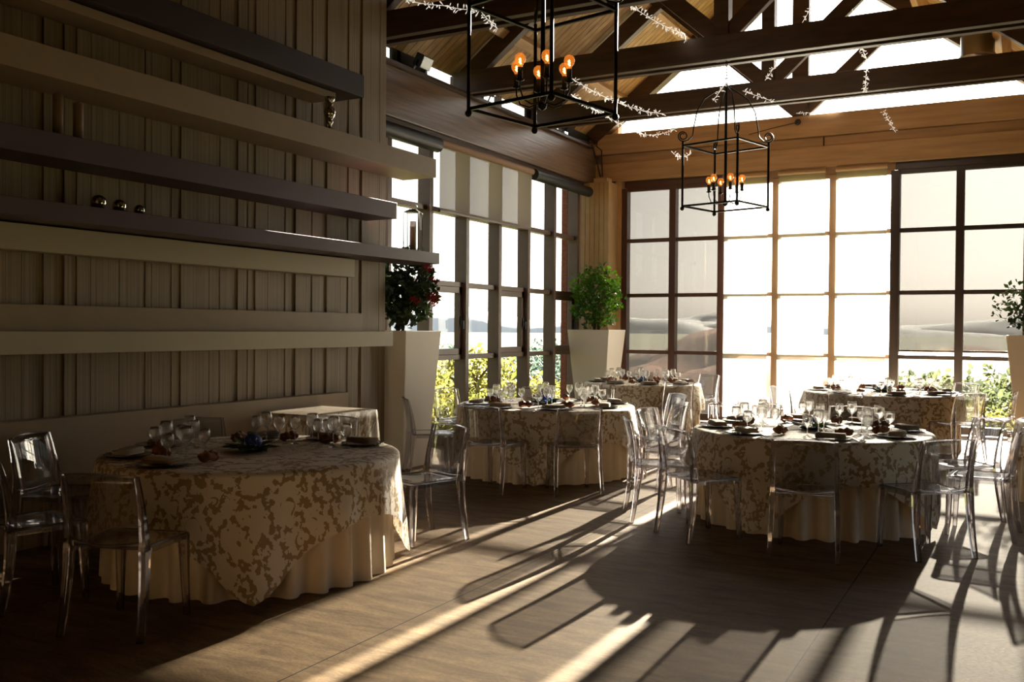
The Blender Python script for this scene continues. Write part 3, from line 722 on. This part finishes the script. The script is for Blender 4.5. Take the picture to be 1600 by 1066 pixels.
for (c, r, rot, where, sd) in TABLES:
    t = empty('banquet_table', (c[0],c[1],0)); tag(t, f'round banquet table under floor-length beige cloth {where}', 'table', 'round banquet tables')
    m = MB(); m.lathe([(0,.71),(r-.12,.71),(r-.12,.735),(0,.735)], 48); m.build('tabletop', WOOD_T, t)
    under_cloth_mesh(r, .742, 30, sd).build('floor_cloth', CLOTH, t)
    o = overlay_mesh(r, TZ, 1.30, math.radians(rot+45), sd).build('tablecloth', DAMASK, loc=(c[0],c[1],0)); tag(o, f'square damask overlay cloth on the round table {where}', 'tablecloth', 'damask overlay cloths')
# side table by the ribbed wall
t = empty('side_table', (-5.675,6.775,0)); tag(t, 'rectangular side table against the ribbed wall', 'table')
boxes('tabletop', [(-.31,.31,-.41,.41,.79,.82)], WOOD_T, t)
m = MB()
for sx in (-1,1):
    for sy in (-1,1): m.box(sx*.27-.02, sx*.27+.02, sy*.37-.02, sy*.37+.02, 0, .79)
m.build('frame', BLACK, t)
def rect_cloth(hx, hy, top, drop, nf, seed):
    m = MB(); m.uv = []; rn = random.Random(seed); per = []
    n = 60
    P = [(-hx,-hy),(hx,-hy),(hx,hy),(-hx,hy)]
    for i in range(4):
        a, b = P[i], P[(i+1)%4]
        for k in range(n): u = k/n; per.append((a[0]+(b[0]-a[0])*u, a[1]+(b[1]-a[1])*u))
    N_ = len(per); vs = [(0,0,top)]; m.uv.append((0,0)); fs = []
    for j in range(11):
        for k, (x, y) in enumerate(per):
            if j == 0: p = (x*.96, y*.96, top)
            else:
                u = (j-1)/9; f = math.sin(k/N_*2*PI*nf+1.5*math.sin(k/N_*6*PI))
                kx = .012+.02*u*(1+f)+.03*u; L = math.hypot(x/hx, y/hy)
                p = (x + (x/hx if abs(x) > hx-.001 else 0)*kx, y + (y/hy if abs(y) > hy-.001 else 0)*kx, top-.008-drop*u)
            vs.append(p); m.uv.append((p[0]*(1+.9*max(0,j-1)/9*1.6)+9, p[1]*(1+.9*max(0,j-1)/9*1.6)))
    for k in range(N_): fs.append((0,1+k,1+(k+1)%N_))
    for j in range(10):
        for k in range(N_): fs.append((1+j*N_+k, 1+(j+1)*N_+k, 1+(j+1)*N_+(k+1)%N_, 1+j*N_+(k+1)%N_))
    m.add(vs, fs, True); return m
o = rect_cloth(.32,.42,.83,.75,20,3).build('tablecloth', DAMASK, loc=(-5.675,6.775,0)); tag(o, 'pale damask cloth on the side table against the ribbed wall', 'tablecloth', 'damask overlay cloths')

# ------------------------------------------------------------------ chairs
def chair_proto():
    t = empty('clear_chair')
    # seat: dished square with rounded corners, a little thickness
    m = MB(); nx = 14; ny = 14; vs = []; fs = []
    def P(i, j, z):
        u = -1+2*i/nx; v = -1+2*j/ny
        k = 1-.06*(abs(u)**6)*(abs(v)**6)
        w = .215+.012*v
        x = u*w*k; y = v*.215*k + .0
        dz = -.014*(1-u*u)*(1-v*v) - (.012*max(0,v-.6)**2*4)
        return (x, y, z+dz)
    for z in (.468,.452):
        for j in range(ny+1):
            for i in range(nx+1): vs.append(P(i,j,z))
    q = (nx+1)*(ny+1); ed = []
    for j in range(ny):
        for i in range(nx):
            a = j*(nx+1)+i; fs.append((a,a+1,a+nx+2,a+nx+1)); fs.append((q+a,q+a+nx+1,q+a+nx+2,q+a+1))
    rim = [i for i in range(nx+1)] + [j*(nx+1)+nx for j in range(1,ny+1)] + [ny*(nx+1)+i for i in range(nx-1,-1,-1)] + [j*(nx+1) for j in range(ny-1,0,-1)]
    for a, b in zip(rim, rim[1:]+rim[:1]): fs.append((a,q+a,q+b,b))
    m.add(vs, fs, True)
    m.box(-.2,.2,.185,.2,.425,.452); m.box(-.205,-.19,-.18,.19,.425,.452); m.box(.19,.205,-.18,.19,.425,.452)
    st = m.build('seat', POLY, t)
    e = MB(); ring = [Vector(vs[i])+Vector((0,0,-.006)) for i in rim]; e.tube(ring+[ring[0]], .0085, 6, caps=False); e.build('rim', POLYL, st)
    # backrest panel, bowed backwards
    m = MB(); nx = 12; nz = 8; vs = []; fs = []
    def yb(z): 
        u = (z-.45)/.38; return -.212-.012*u-.05*u*u
    for off in (0,-.007):
        for j in range(nz+1):
            z = .495+(.835-.495)*j/nz
            for i in range(nx+1):
                u = -1+2*i/nx; zz = z + (.012*(1-u*u) if j == nz else 0) - (.02*(1-u*u) if j == 0 else 0)
                vs.append((u*.202, yb(zz)-.028*(1-u*u)+off, zz))
    q = (nx+1)*(nz+1)
    for j in range(nz):
        for i in range(nx):
            a = j*(nx+1)+i; fs.append((a,a+nx+1,a+nx+2,a+1)); fs.append((q+a,q+a+1,q+a+nx+2,q+a+nx+1))
    rim = [i for i in range(nx+1)] + [j*(nx+1)+nx for j in range(1,nz+1)] + [nz*(nx+1)+i for i in range(nx-1,-1,-1)] + [j*(nx+1) for j in range(nz-1,0,-1)]
    for a, b in zip(rim, rim[1:]+rim[:1]): fs.append((a,b,q+b,q+a))
    m.add(vs, fs, True); bk = m.build('backrest', POLY, t)
    e = MB(); e.tube([Vector(vs[nz*(nx+1)+i])+Vector((0,-.0035,0)) for i in range(nx+1)], .0065, 6); e.build('rim', POLYL, bk); e = MB(); e.tube([Vector(vs[i])+Vector((0,-.0035,0)) for i in range(nx+1)], .005, 6); e.build('rim', POLYL, bk)
    def leg(path, hw):
        m = MB(); vs = []; fs = []
        for (p, w) in zip(path, hw):
            for dx, dy in ((-.8,-1),(.8,-1),(1,-.8),(1,.8),(.8,1),(-.8,1),(-1,.8),(-1,-.8)): vs.append((p[0]+dx*w[0], p[1]+dy*w[1], p[2]))
        n = len(path)
        for i in range(n-1):
            for k in range(8): fs.append((i*8+k, i*8+(k+1)%8, (i+1)*8+(k+1)%8, (i+1)*8+k))
        fs.append(tuple(range(7,-1,-1))); fs.append(tuple((n-1)*8+k for k in range(8)))
        m.add(vs, fs); m.build('leg', POLYL, t)
    for s in (-1,1):
        leg([(s*.205,.205,0),(s*.197,.195,.25),(s*.193,.19,.45)], [(.015,.015),(.02,.02),(.025,.025)])
        zs = [0,.12,.25,.36,.45,.5,.58,.68,.77,.838]
        pts = []; ws = []
        for z in zs:
            if z <= .45: u = 1-z/.45; yy = -.215-.055*u**1.6; xx = .216+.012*u; w = (.015+.006*(z/.45), .016+.014*(z/.45))
            else: yy = yb(z); xx = .216-.006*(z-.45)/.38; u = (z-.45)/.38; w = (.017-.006*u, .03-.018*u)
            pts.append((s*xx, yy, z)); ws.append(w)
        leg(pts, ws)
    return t
proto = chair_proto(); used = [False]
CH = [ # table, rear feet middle, facing, label
 (0,(-4.107,3.206),(-.29,.957),'clear chair drawn up to the shelf-wall table, fully seen from behind'),
 (0,(-5.11,3.24),(.22,.975),'clear chair cut by the left picture edge'),
 (0,(-5.82,4.2),(.93,.37),'shadowed clear chair between shelf-wall table and dark low panel, nearer the camera'),
 (0,(-5.84,5.5),(.9,-.4),'shadowed clear chair behind the glass cluster against the low panel'),
 (0,(-5.08,6.22),(.35,-.93),'clear chair with its back to the side table'),
 (0,(-3.92,6.12),(-.37,-.93),'clear chair at the right end of the shelf-wall table'),
 (1,(-5.75,8.46),(.75,.65),'clear chair seen edge-on before the red-flowered planter'),
 (1,(-6.3,9.9),(1,-.2),'clear chair against the side windows with garden showing through it'),
 (1,(-4.6,7.93),(.06,.99),'clear chair at the side-window table, left of the two seen from behind'),
 (1,(-3.73,8.24),(-.63,.77),'clear chair at the side-window table, right of the two seen from behind'),
 (1,(-3.08,9.3),(-1,.05),'clear chair on the open-floor side of the side-window table'),
 (1,(-3.55,10.62),(-.7,-.7),'clear chair between side-window table and corner table'),
 (1,(-4.75,11.05),(.05,-1),'clear chair on the far side of side-window table facing camera'),
 (1,(-5.5,10.85),(.45,-.85),'clear chair behind the number cards of the side-window table'),
 (2,(-1.32,6.68),(-.11,.99),'clear chair squarely backing the camera at the sunlit table'),
 (2,(-.48,7.26),(-.67,.74),'clear chair with glare on its seat, right of the squarely backed one'),
 (2,(-.02,8.3),(-.98,.08),'clear chair seen side-on at the right of the sunlit table'),
 (2,(-.28,9.1),(-.83,-.56),'glare-bright clear chair behind the side-on one at the sunlit table'),
 (2,(-2.33,6.97),(.62,.78),'clear chair at the near left of the sunlit table'),
 (2,(-2.9,7.52),(.87,.48),'clear chair second from the near left of the sunlit table'),
 (2,(-3.1,8.5),(.98,-.1),'white-gleaming clear chair on the left side of the sunlit table'),
 (2,(-1.5,9.88),(-.05,-1),'clear chair on the far side of sunlit table, its top above glasses'),
 (2,(-2.35,9.68),(.5,-.87),'clear chair far left of the sunlit table behind its glasses'),
 (3,(-4.62,15.5),(-.45,-.88),'clear chair between the corner table and the back glazing'),
 (3,(-3.76,14.35),(-.97,-.1),'clear chair on the open side of the corner table, before glowing bay'),
 (3,(-4.3,12.95),(-.66,.75),'clear chair backing the side-window table at the corner table'),
 (4,(-2.85,12.78),(.66,.75),'clear chair at near left of back-window table, leaning shade on glow'),
 (4,(-3.36,13.75),(1,.08),'clear chair left of the back-window table before the glowing bay'),
 (4,(-1.95,12.33),(.1,.99),'clear chair facing the back-window table from camera side'),
 (4,(-.55,12.75),(-.68,.72),'clear chair at near right of the back-window table'),
 (4,(-.08,13.72),(-.99,.1),'tall-looking clear chair seen edge-on beside the right planter'),
 (4,(-.72,15.28),(-.6,-.8),'clear chair between back-window table and glazing with bushes outside'),
]
for (ti, p, f, lb) in CH:
    c = Vector(TABLES[ti][0]); v = Vector(p)-c
    mn = 1.565 + (TABLES[ti][1]-.97)
    if v.length < mn: v = v.normalized()*mn
    p = c+v; f = Vector(f).normalized(); q = p + f*.27; rz = math.atan2(-f.x, f.y)
    if not used[0]: proto.location = (q.x,q.y,0); proto.rotation_euler.z = rz; o = proto; used[0] = True
    else: o = dup(proto, (q.x,q.y,0), rz)
    tag(o, lb, 'chair', 'clear polycarbonate chairs')

# ------------------------------------------------------------------ place settings
def glass_proto(name, H, R, bowl):
    zb = H-bowl; o = MB(); th = .0016
    prof = [(.004,zb),(R*.45,zb+.012),(R*.85,zb+bowl*.28),(R,zb+bowl*.5),(R*.93,zb+bowl*.8),(R*.82,H)]
    inner = [(max(.0005,r-th), z+(th if i == 0 else 0)) for i, (r, z) in enumerate(prof)]
    o.lathe(prof + inner[::-1], 18)
    g = o.build(name, WINEG)
    s = MB(); s.lathe([(0,0),(.034,0),(.034,.002),(.012,.006),(.0045,.015),(.0036,zb*.6),(.0045,zb)], 14); s.build('stem', WINEG, g)
    return g
G1 = glass_proto('wine_glass', .215, .044, .115); G2 = glass_proto('wine_glass', .195, .036, .1); G3 = glass_proto('water_goblet', .17, .041, .1)
m = MB(); m.lathe([(0,.002),(.09,0),(.1,.002),(.15,.012),(.152,.015),(.148,.016),(.1,.007),(0,.006)], 32); PL = m.build('charger_plate', CHARGER)
m = MB()
for k in range(4):
    z = .004+.009*k; a = .005*(k % 2)
    n = 8; vs = []; fs = []
    for zz in (z, z+.0085):
        for i in range(n+1):
            for j in range(5):
                u = -1+2*i/n; v = -1+2*j/4
                vs.append((u*(.115-a)*(1-.04*v*v), v*(.058-a)*(1-.05*u*u), zz+.004*math.sin(3*u+k)*abs(u) + .003*math.cos(2*v)))
    q = (n+1)*5
    for i in range(n):
        for j in range(4):
            b = i*5+j; fs.append((b,b+1,b+6,b+5)); fs.append((q+b,q+b+5,q+b+6,q+b+1))
    for i in range(n): fs.append((i*5,i*5+5,q+i*5+5,q+i*5)); fs.append((i*5+4,q+i*5+4,q+i*5+9,i*5+9))
    for j in range(4): fs.append((j,q+j,q+j+1,j+1)); fs.append((n*5+j,n*5+j+1,q+n*5+j+1,q+n*5+j))
    m.add(vs, fs, True)
NP = m.build('folded_napkin', NAPKIN)
m = MB(); m.ball((0,0,.03), .04, 18, 12, (1.35,.9,.74), .55, 1); m.ball((.055,.018,.028), .036, 16, 10, (1.1,1,.8), .6, 4); zm = min(v[2] for v in m.v); m.v = [(x, y, z-zm) for x, y, z in m.v]; RL = m.build('bread_roll', BREAD)
m = MB(); m.bar((0,-.1,.003),(0,.02,.003),.01,.003); m.bar((0,.02,.003),(0,.05,.003),.022,.003)
for k in (-1.5,-.5,.5,1.5): m.bar((k*.006,.05,.003),(k*.006,.095,.004),.003,.002)
FK = m.build('fork', STEEL)
m = MB(); m.bar((0,-.11,.003),(0,-.01,.003),.012,.004); m.add([(-.008,-.01,.002),(.008,-.01,.002),(.009,.08,.002),(-.004,.115,.002),(-.008,-.01,.004),(.008,-.01,.0035),(.009,.08,.003),(-.004,.115,.003)],[(3,2,1,0),(4,5,6,7),(0,1,5,4),(1,2,6,5),(2,3,7,6),(3,0,4,7)])
KN = m.build('knife', STEEL)
first = {}
def put(pr_, loc, rz, label, cat, group):
    if pr_.name not in first: first[pr_.name] = 1; o = pr_; o.location = loc; o.rotation_euler = (0,0,rz)
    else: o = dup(pr_, loc, rz)
    return tag(o, label, cat, group)
VR = R0_.xy
POS8 = [(0,'nearest'),(45,'near-right'),(90,'rightmost'),(135,'far-right'),(180,'farthest'),(225,'far-left'),(270,'leftmost'),(315,'near-left')]
SETS = {0: [(-40,'near-left'),(-82,'leftmost'),(-122,'far-left'),(175,'farthest'),(138,'far-right'),(102,'rightmost')], 1: POS8, 2: POS8, 3: POS8, 4: POS8}
TN = {0:'shelf-wall table', 1:'side-window table', 2:'sunlit table', 3:'corner table', 4:'back-window table'}
rn = random.Random(21)
for ti, sets in SETS.items():
    c = Vector(TABLES[ti][0]); r = TABLES[ti][1]
    vcam = (-c).normalized(); vr = Vector((-vcam.y, vcam.x)); 
    if vr.dot(VR) < 0: vr = -vr
    for (an, nm) in sets:
        an += rn.uniform(-4,4) + (9 if ti else 0); an_r = math.radians(an)
        d = vcam*math.cos(an_r) + vr*math.sin(an_r); tg = Vector((-d.y, d.x)); rz = math.atan2(tg.y, tg.x)
        rel = f'{nm} setting of the {TN[ti]}'
        P = lambda ro, to, z: (c.x+d.x*ro+tg.x*to, c.y+d.y*ro+tg.y*to, z)
        z = TZ+.0015; rr = r-.19
        put(PL, P(rr,0,z), rz, f'dark charger plate at the {rel}', 'plate', 'charger plates on the round tables')
        put(NP, P(rr,rn.uniform(-.01,.01),z+.0125), rz+rn.uniform(-.5,.5), f'folded taupe napkin on the charger at the {rel}', 'napkin', 'napkins on the chargers')
        put(RL, P(r-.40,.15+rn.uniform(-.02,.02),z), rz+rn.uniform(0,6), f'brown bread rolls at the {rel}', 'bread', 'bread rolls on the round tables')
        put(FK, P(rr,.19,z), rz-PI/2+PI/2, f'steel fork at the {rel}', 'fork', 'forks on the round tables')
        put(KN, P(rr,-.19,z), rz, f'steel knife at the {rel}', 'knife', 'knives on the round tables')
        put(G1, P(r-.42,-.05+rn.uniform(-.01,.01),z), 0, f'tallest stemmed wine glass at the {rel}', 'wine glass', 'wine glasses on the round tables')
        put(G2, P(r-.51,.02+rn.uniform(-.005,.005),z), 0, f'slimmer stemmed wine glass at the {rel}', 'wine glass', 'wine glasses on the round tables')
        put(G3, P(r-.36,-.14+rn.uniform(-.006,.006),z), 0, f'shortest stemmed goblet at the {rel}', 'wine glass', 'wine glasses on the round tables')
# centrepieces
def centrepiece(loc, seed, label):
    rn = random.Random(seed); t = empty('flower_arrangement', loc); tag(t, label, 'flowers', 'blue hydrangea centrepieces')
    m = MB(); m.lathe([(0,0),(.07,0),(.1,.018),(.095,.02),(.06,.008),(0,.008)], 20); m.build('dish', CHARGER, t)
    m = MB()
    for k in range(26):
        a = rn.uniform(0,2*PI); L = rn.uniform(.09,.19); d = Vector((math.cos(a), math.sin(a), rn.uniform(-.05,.35))); s = Vector((-d.y,d.x,0))*L*.28
        b = Vector((d.x*.05,d.y*.05,.02)); m.add([b, b+d*L*.5+s+Vector((0,0,.01)), b+d*L+Vector((0,0,-.004)), b+d*L*.5-s+Vector((0,0,.01))],[(0,1,2),(0,2,3)])
    m.build('leaves', LEAF_D, t)
    m = MB()
    for k in range(130):
        d = Vector((rn.gauss(0,1),rn.gauss(0,1),rn.gauss(0,1)+.5)).normalized(); 
        if d.z < -.2: continue
        c = Vector((0,0,.055)) + d*.06; s = d.orthogonal().normalized()*.016; s2 = d.cross(s)
        m.add([c+s,c+s2,c-s,c-s2,c+d*.004],[(0,1,4),(1,2,4),(2,3,4),(3,0,4)])
    m.build('blossom', PETAL_B, t)
for ti in range(5):
    c = TABLES[ti][0]; centrepiece((c[0],c[1],TZ+.0015), 30+ti, f'blue hydrangea with leaves in the middle of the {TN[ti]}')
# table cards
def card(loc, rz, num, label):
    t = empty('table_card', loc, rz); tag(t, label, 'card', 'folded table cards')
    m = MB()
    for s in (-1,1): m.bar((0,s*.035,0),(0,0,.15),.1,.0015)
    m.build('sheet', PAPER, t)
    if num:
        cu = bpy.data.curves.new('numeral','FONT'); cu.body = num; cu.size = .06; cu.align_x = 'CENTER'; cu.extrude = .0005
        tmp = bpy.data.objects.new('numeral_outline', cu); me = bpy.data.meshes.new_from_object(tmp); bpy.data.objects.remove(tmp); me.materials.clear(); me.materials.append(INK)
        o = bpy.data.objects.new('numeral', me); COL.objects.link(o); o.parent = t
        o.location = (0,-.0195,.078); o.rotation_euler = (math.radians(76.9),0,0)
        m = MB(); y = lambda z: -.0362*(1-z/.15)-.0012
        m.bar((-.018,y(.035),.035),(0,y(.06),.06),.004,.001, (0,-1,.2)); m.bar((.018,y(.035),.035),(0,y(.06),.06),.004,.001, (0,-1,.2)); m.bar((-.018,y(.03),.03),(.018,y(.03),.03),.004,.001,(0,-1,.2))
        m.build('emblem', INK, t)
card((-4.82,9.71,TZ+.0015), math.radians(30), '2', 'printed number card behind the blue flowers on side-window table')
card((-4.95,9.52,TZ+.0015), math.radians(75), None, 'plain folded card beside the printed one on side-window table')
card((-1.66,14.22,TZ+.0015), math.radians(10), None, 'grey-looking folded card standing on the back-window table')
card((-5.27,14.39,TZ+.0015), math.radians(20), None, 'folded card among the glasses of the corner table')

# ------------------------------------------------------------------ outside
m = MB(); n = 40
def gz(x, y):
    d = max(0, math.hypot(min(0,x+8), max(0,y-17)) if x < 3 else math.hypot(x-3, max(0,y-17)))
    return -.35 - 5.2*min(1,d/55) - 2.0*min(1,d/400)
rad = [9.5,12,16,22,30,42,60,90,140,220,400,800,1600,3200]
vs = []; fs = []
for R in rad:
    for k in range(72):
        a = 2*PI*k/72; x, y = -2+R*math.cos(a), 6.5+R*math.sin(a)*1.02; vs.append((x,y,gz(x,y)))
for i in range(len(rad)-1):
    for k in range(72): fs.append((i*72+k,i*72+(k+1)%72,(i+1)*72+(k+1)%72,(i+1)*72+k))
fs.append(tuple(range(72)))
m.add(vs, fs, True); o = m.build('ground', GRASS); o.location.z = -.25; tag(o, 'pale green meadow falling away outside the windows', 'ground', kind='structure')
def hill(cx, cy, L, W_, H, z0, mt, label, seed, rz=0):
    m = MB(); vs = []; fs = []; nx, ny = 48, 14
    for i in range(nx+1):
        for j in range(ny+1):
            u = -1+2*i/nx; v = -1+2*j/ny
            h = (1-u*u)*(1-v*v)
            vs.append((u*L, v*W_, H*h*(.75+.6*noise.noise(Vector((u*3+seed,v*1.5,seed)))+.2*noise.noise(Vector((u*11,v*4,seed))))))
    for i in range(nx):
        for j in range(ny): a = i*(ny+1)+j; fs.append((a,a+ny+1,a+ny+2,a+1))
    m.add(vs, fs, True); o = m.build('hill', mt, loc=(cx,cy,z0), rz=rz); tag(o, label, 'hill', kind='structure')
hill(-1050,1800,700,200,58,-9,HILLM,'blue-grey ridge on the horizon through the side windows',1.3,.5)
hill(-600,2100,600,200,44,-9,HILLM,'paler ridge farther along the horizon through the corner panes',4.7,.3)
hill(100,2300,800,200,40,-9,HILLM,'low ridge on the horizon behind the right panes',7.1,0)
hill(-32,105,24,36,9.5,-8.5,FIELD,'tan stubble slope seen through the blinds beside the pillar',2.2,-.1)
hill(10,190,80,60,7,-8.5,FIELD,'pale tan slope beyond the bushes on the right',5.2,0)
def tree(x, y, ztop, R, mt, label, seed, nleaf=650, size=None, H=None):
    rn = random.Random(seed); zb = gz(x,y)-.3
    t = empty('tree', (x,y,zb)); tag(t, label, 'tree', 'trees and bushes outside')
    Ht = ztop-zb; m = MB(); Hc = H or min(Ht*.8, R*1.9)
    m.tube([(0,0,-.1),(.05,0,Ht*.35),(0,.05,Ht*.8)], [.09*R,.06*R,.02*R], 7)
    for k in range(6):
        a = k*1.05+rn.random(); m.tube([(0,0,Ht*.35+.05*k*Ht),(math.cos(a)*R*.5,math.sin(a)*R*.5,Ht*.5+.06*k*Ht)],[.035*R,.012*R],5)
    m.build('trunk', BARK, t)
    m = MB(); pts = []
    while len(pts) < nleaf:
        d = Vector((rn.uniform(-1,1),rn.uniform(-1,1),rn.uniform(-1,1)))
        if d.length > 1 or (d.length < .5 and rn.random() < .6): continue
        w = 1+.45*noise.noise(d*2.2+Vector((seed,0,0)))
        pts.append(Vector((d.x*R*w, d.y*R*w, Ht-Hc*.5+d.z*Hc*.5*w)))
    leaf_cloud(m, pts, size or R*.115, rn); m.build('crown', mt, t)
TRS = [(-12.2,14.6,.3,1.5,TREE_G,'grey-green bush low outside the side windows, nearest the planter'),
 (-15.4,21.3,1.0,1.9,TREE_Y,'yellow-green tree outside, just right of the flowering plant'),
 (-16.2,27.4,.9,2.0,TREE_Y,'yellow-green tree outside behind the open sash mullion'),
 (-11.6,22.2,.2,1.3,TREE_Y,'yellow bush outside behind the side-window table glasses'),
 (-13.2,31.8,-.1,1.8,TREE_G,'olive bush outside the last side panes'),
 (-11.6,18.2,-.1,1.2,TREE_Y,'sunlit low bush outside close below the side panes'),
 (-24,33,1.3,2.6,TREE_G,'loose grey-green tree farther off behind the yellow ones'),
 (-42,80,-.6,4.5,TREE_F,'round dark tree out in the meadow, leftmost'),
 (-60,95,-.3,4.5,TREE_F,'round dark tree out in the meadow, second from left'),
 (-46,100,-1,4.2,TREE_F,'round dark tree out in the meadow, third from left'),
 (-62,130,-.3,7,TREE_F,'dark grove tree before the hills near the corner pane'),
 (-2.6,31,.35,2.2,TREE_G,'grey-green tree outside below the right-hand shades, left one'),
 (.6,37,.6,2.4,TREE_G,'grey-green tree outside below the right-hand shades, right one'),
 (-.9,26.5,-.35,1.25,TREE_Y,'yellow bush outside between edge-on chair and mullion'),
 (1.6,24.6,-.2,1.2,TREE_Y,'yellow bush outside beside the right planter'),
 (-.1,21,-1.0,1.1,TREE_Y,'low yellow bush outside under the right window bay')]
for i, (x, y, zt_, R, mt, lb) in enumerate(TRS): tree(x, y, zt_, R, mt, lb, 50+i, 2000 if R < 3 else 900)
o = boxes('pier', [(XL-.27,XL-.16,15.24,15.6,-.3,4.6)], BRICK); tag(o, 'red brick pier outside the last side pane', 'pier', kind='structure')

# ------------------------------------------------------------------ light
w = bpy.data.worlds.new('sky'); S.world = w; w.use_nodes = True; nt = w.node_tree
bg = nt.nodes['Background']; sky = nt.nodes.new('ShaderNodeTexSky'); sky.sky_type = 'NISHITA'; sky.sun_disc = False
sky.sun_elevation = math.radians(17.5); sky.sun_rotation = 0.0; sky.air_density = 1.0; sky.dust_density = 2.5; sky.ozone_density = 1.0
hs = nt.nodes.new('ShaderNodeHueSaturation'); hs.inputs['Saturation'].default_value = .35; nt.links.new(sky.outputs[0], hs.inputs['Color']); nt.links.new(hs.outputs[0], bg.inputs[0]); bg.inputs[1].default_value = .2
sl = bpy.data.lights.new('sun','SUN'); sl.energy = 66; sl.angle = math.radians(.6); sl.color = (1.0,.90,.74)
so = bpy.data.objects.new('sun', sl); COL.objects.link(so)
el = math.radians(17.5); az = math.radians(-.3)
d = Vector((math.sin(az)*math.cos(el), math.cos(az)*math.cos(el), math.sin(el)))
so.rotation_euler = d.to_track_quat('Z','Y').to_euler(); so.location = (0,30,12)

# ------------------------------------------------------------------ camera
cam = bpy.data.cameras.new('camera'); co = bpy.data.objects.new('camera', cam); COL.objects.link(co)
cam.sensor_width = 36; cam.lens = 1475/1600*36; cam.clip_end = 6000; cam.clip_start = .05
M = Matrix((R_, U_, -F_)).transposed().to_4x4(); M.translation = Vector((0,0,1.6)); co.matrix_world = M
S.camera = co
S.view_settings.view_transform = 'Standard'; S.view_settings.look = 'None'; S.view_settings.gamma = 1; S.view_settings.exposure = 0.55
S.cycles.max_bounces = 14; S.cycles.transparent_max_bounces = 40; S.cycles.transmission_bounces = 12; S.cycles.glossy_bounces = 5; S.cycles.diffuse_bounces = 4
S.cycles.caustics_refractive = False; S.cycles.caustics_reflective = False; S.cycles.sample_clamp_indirect = 6
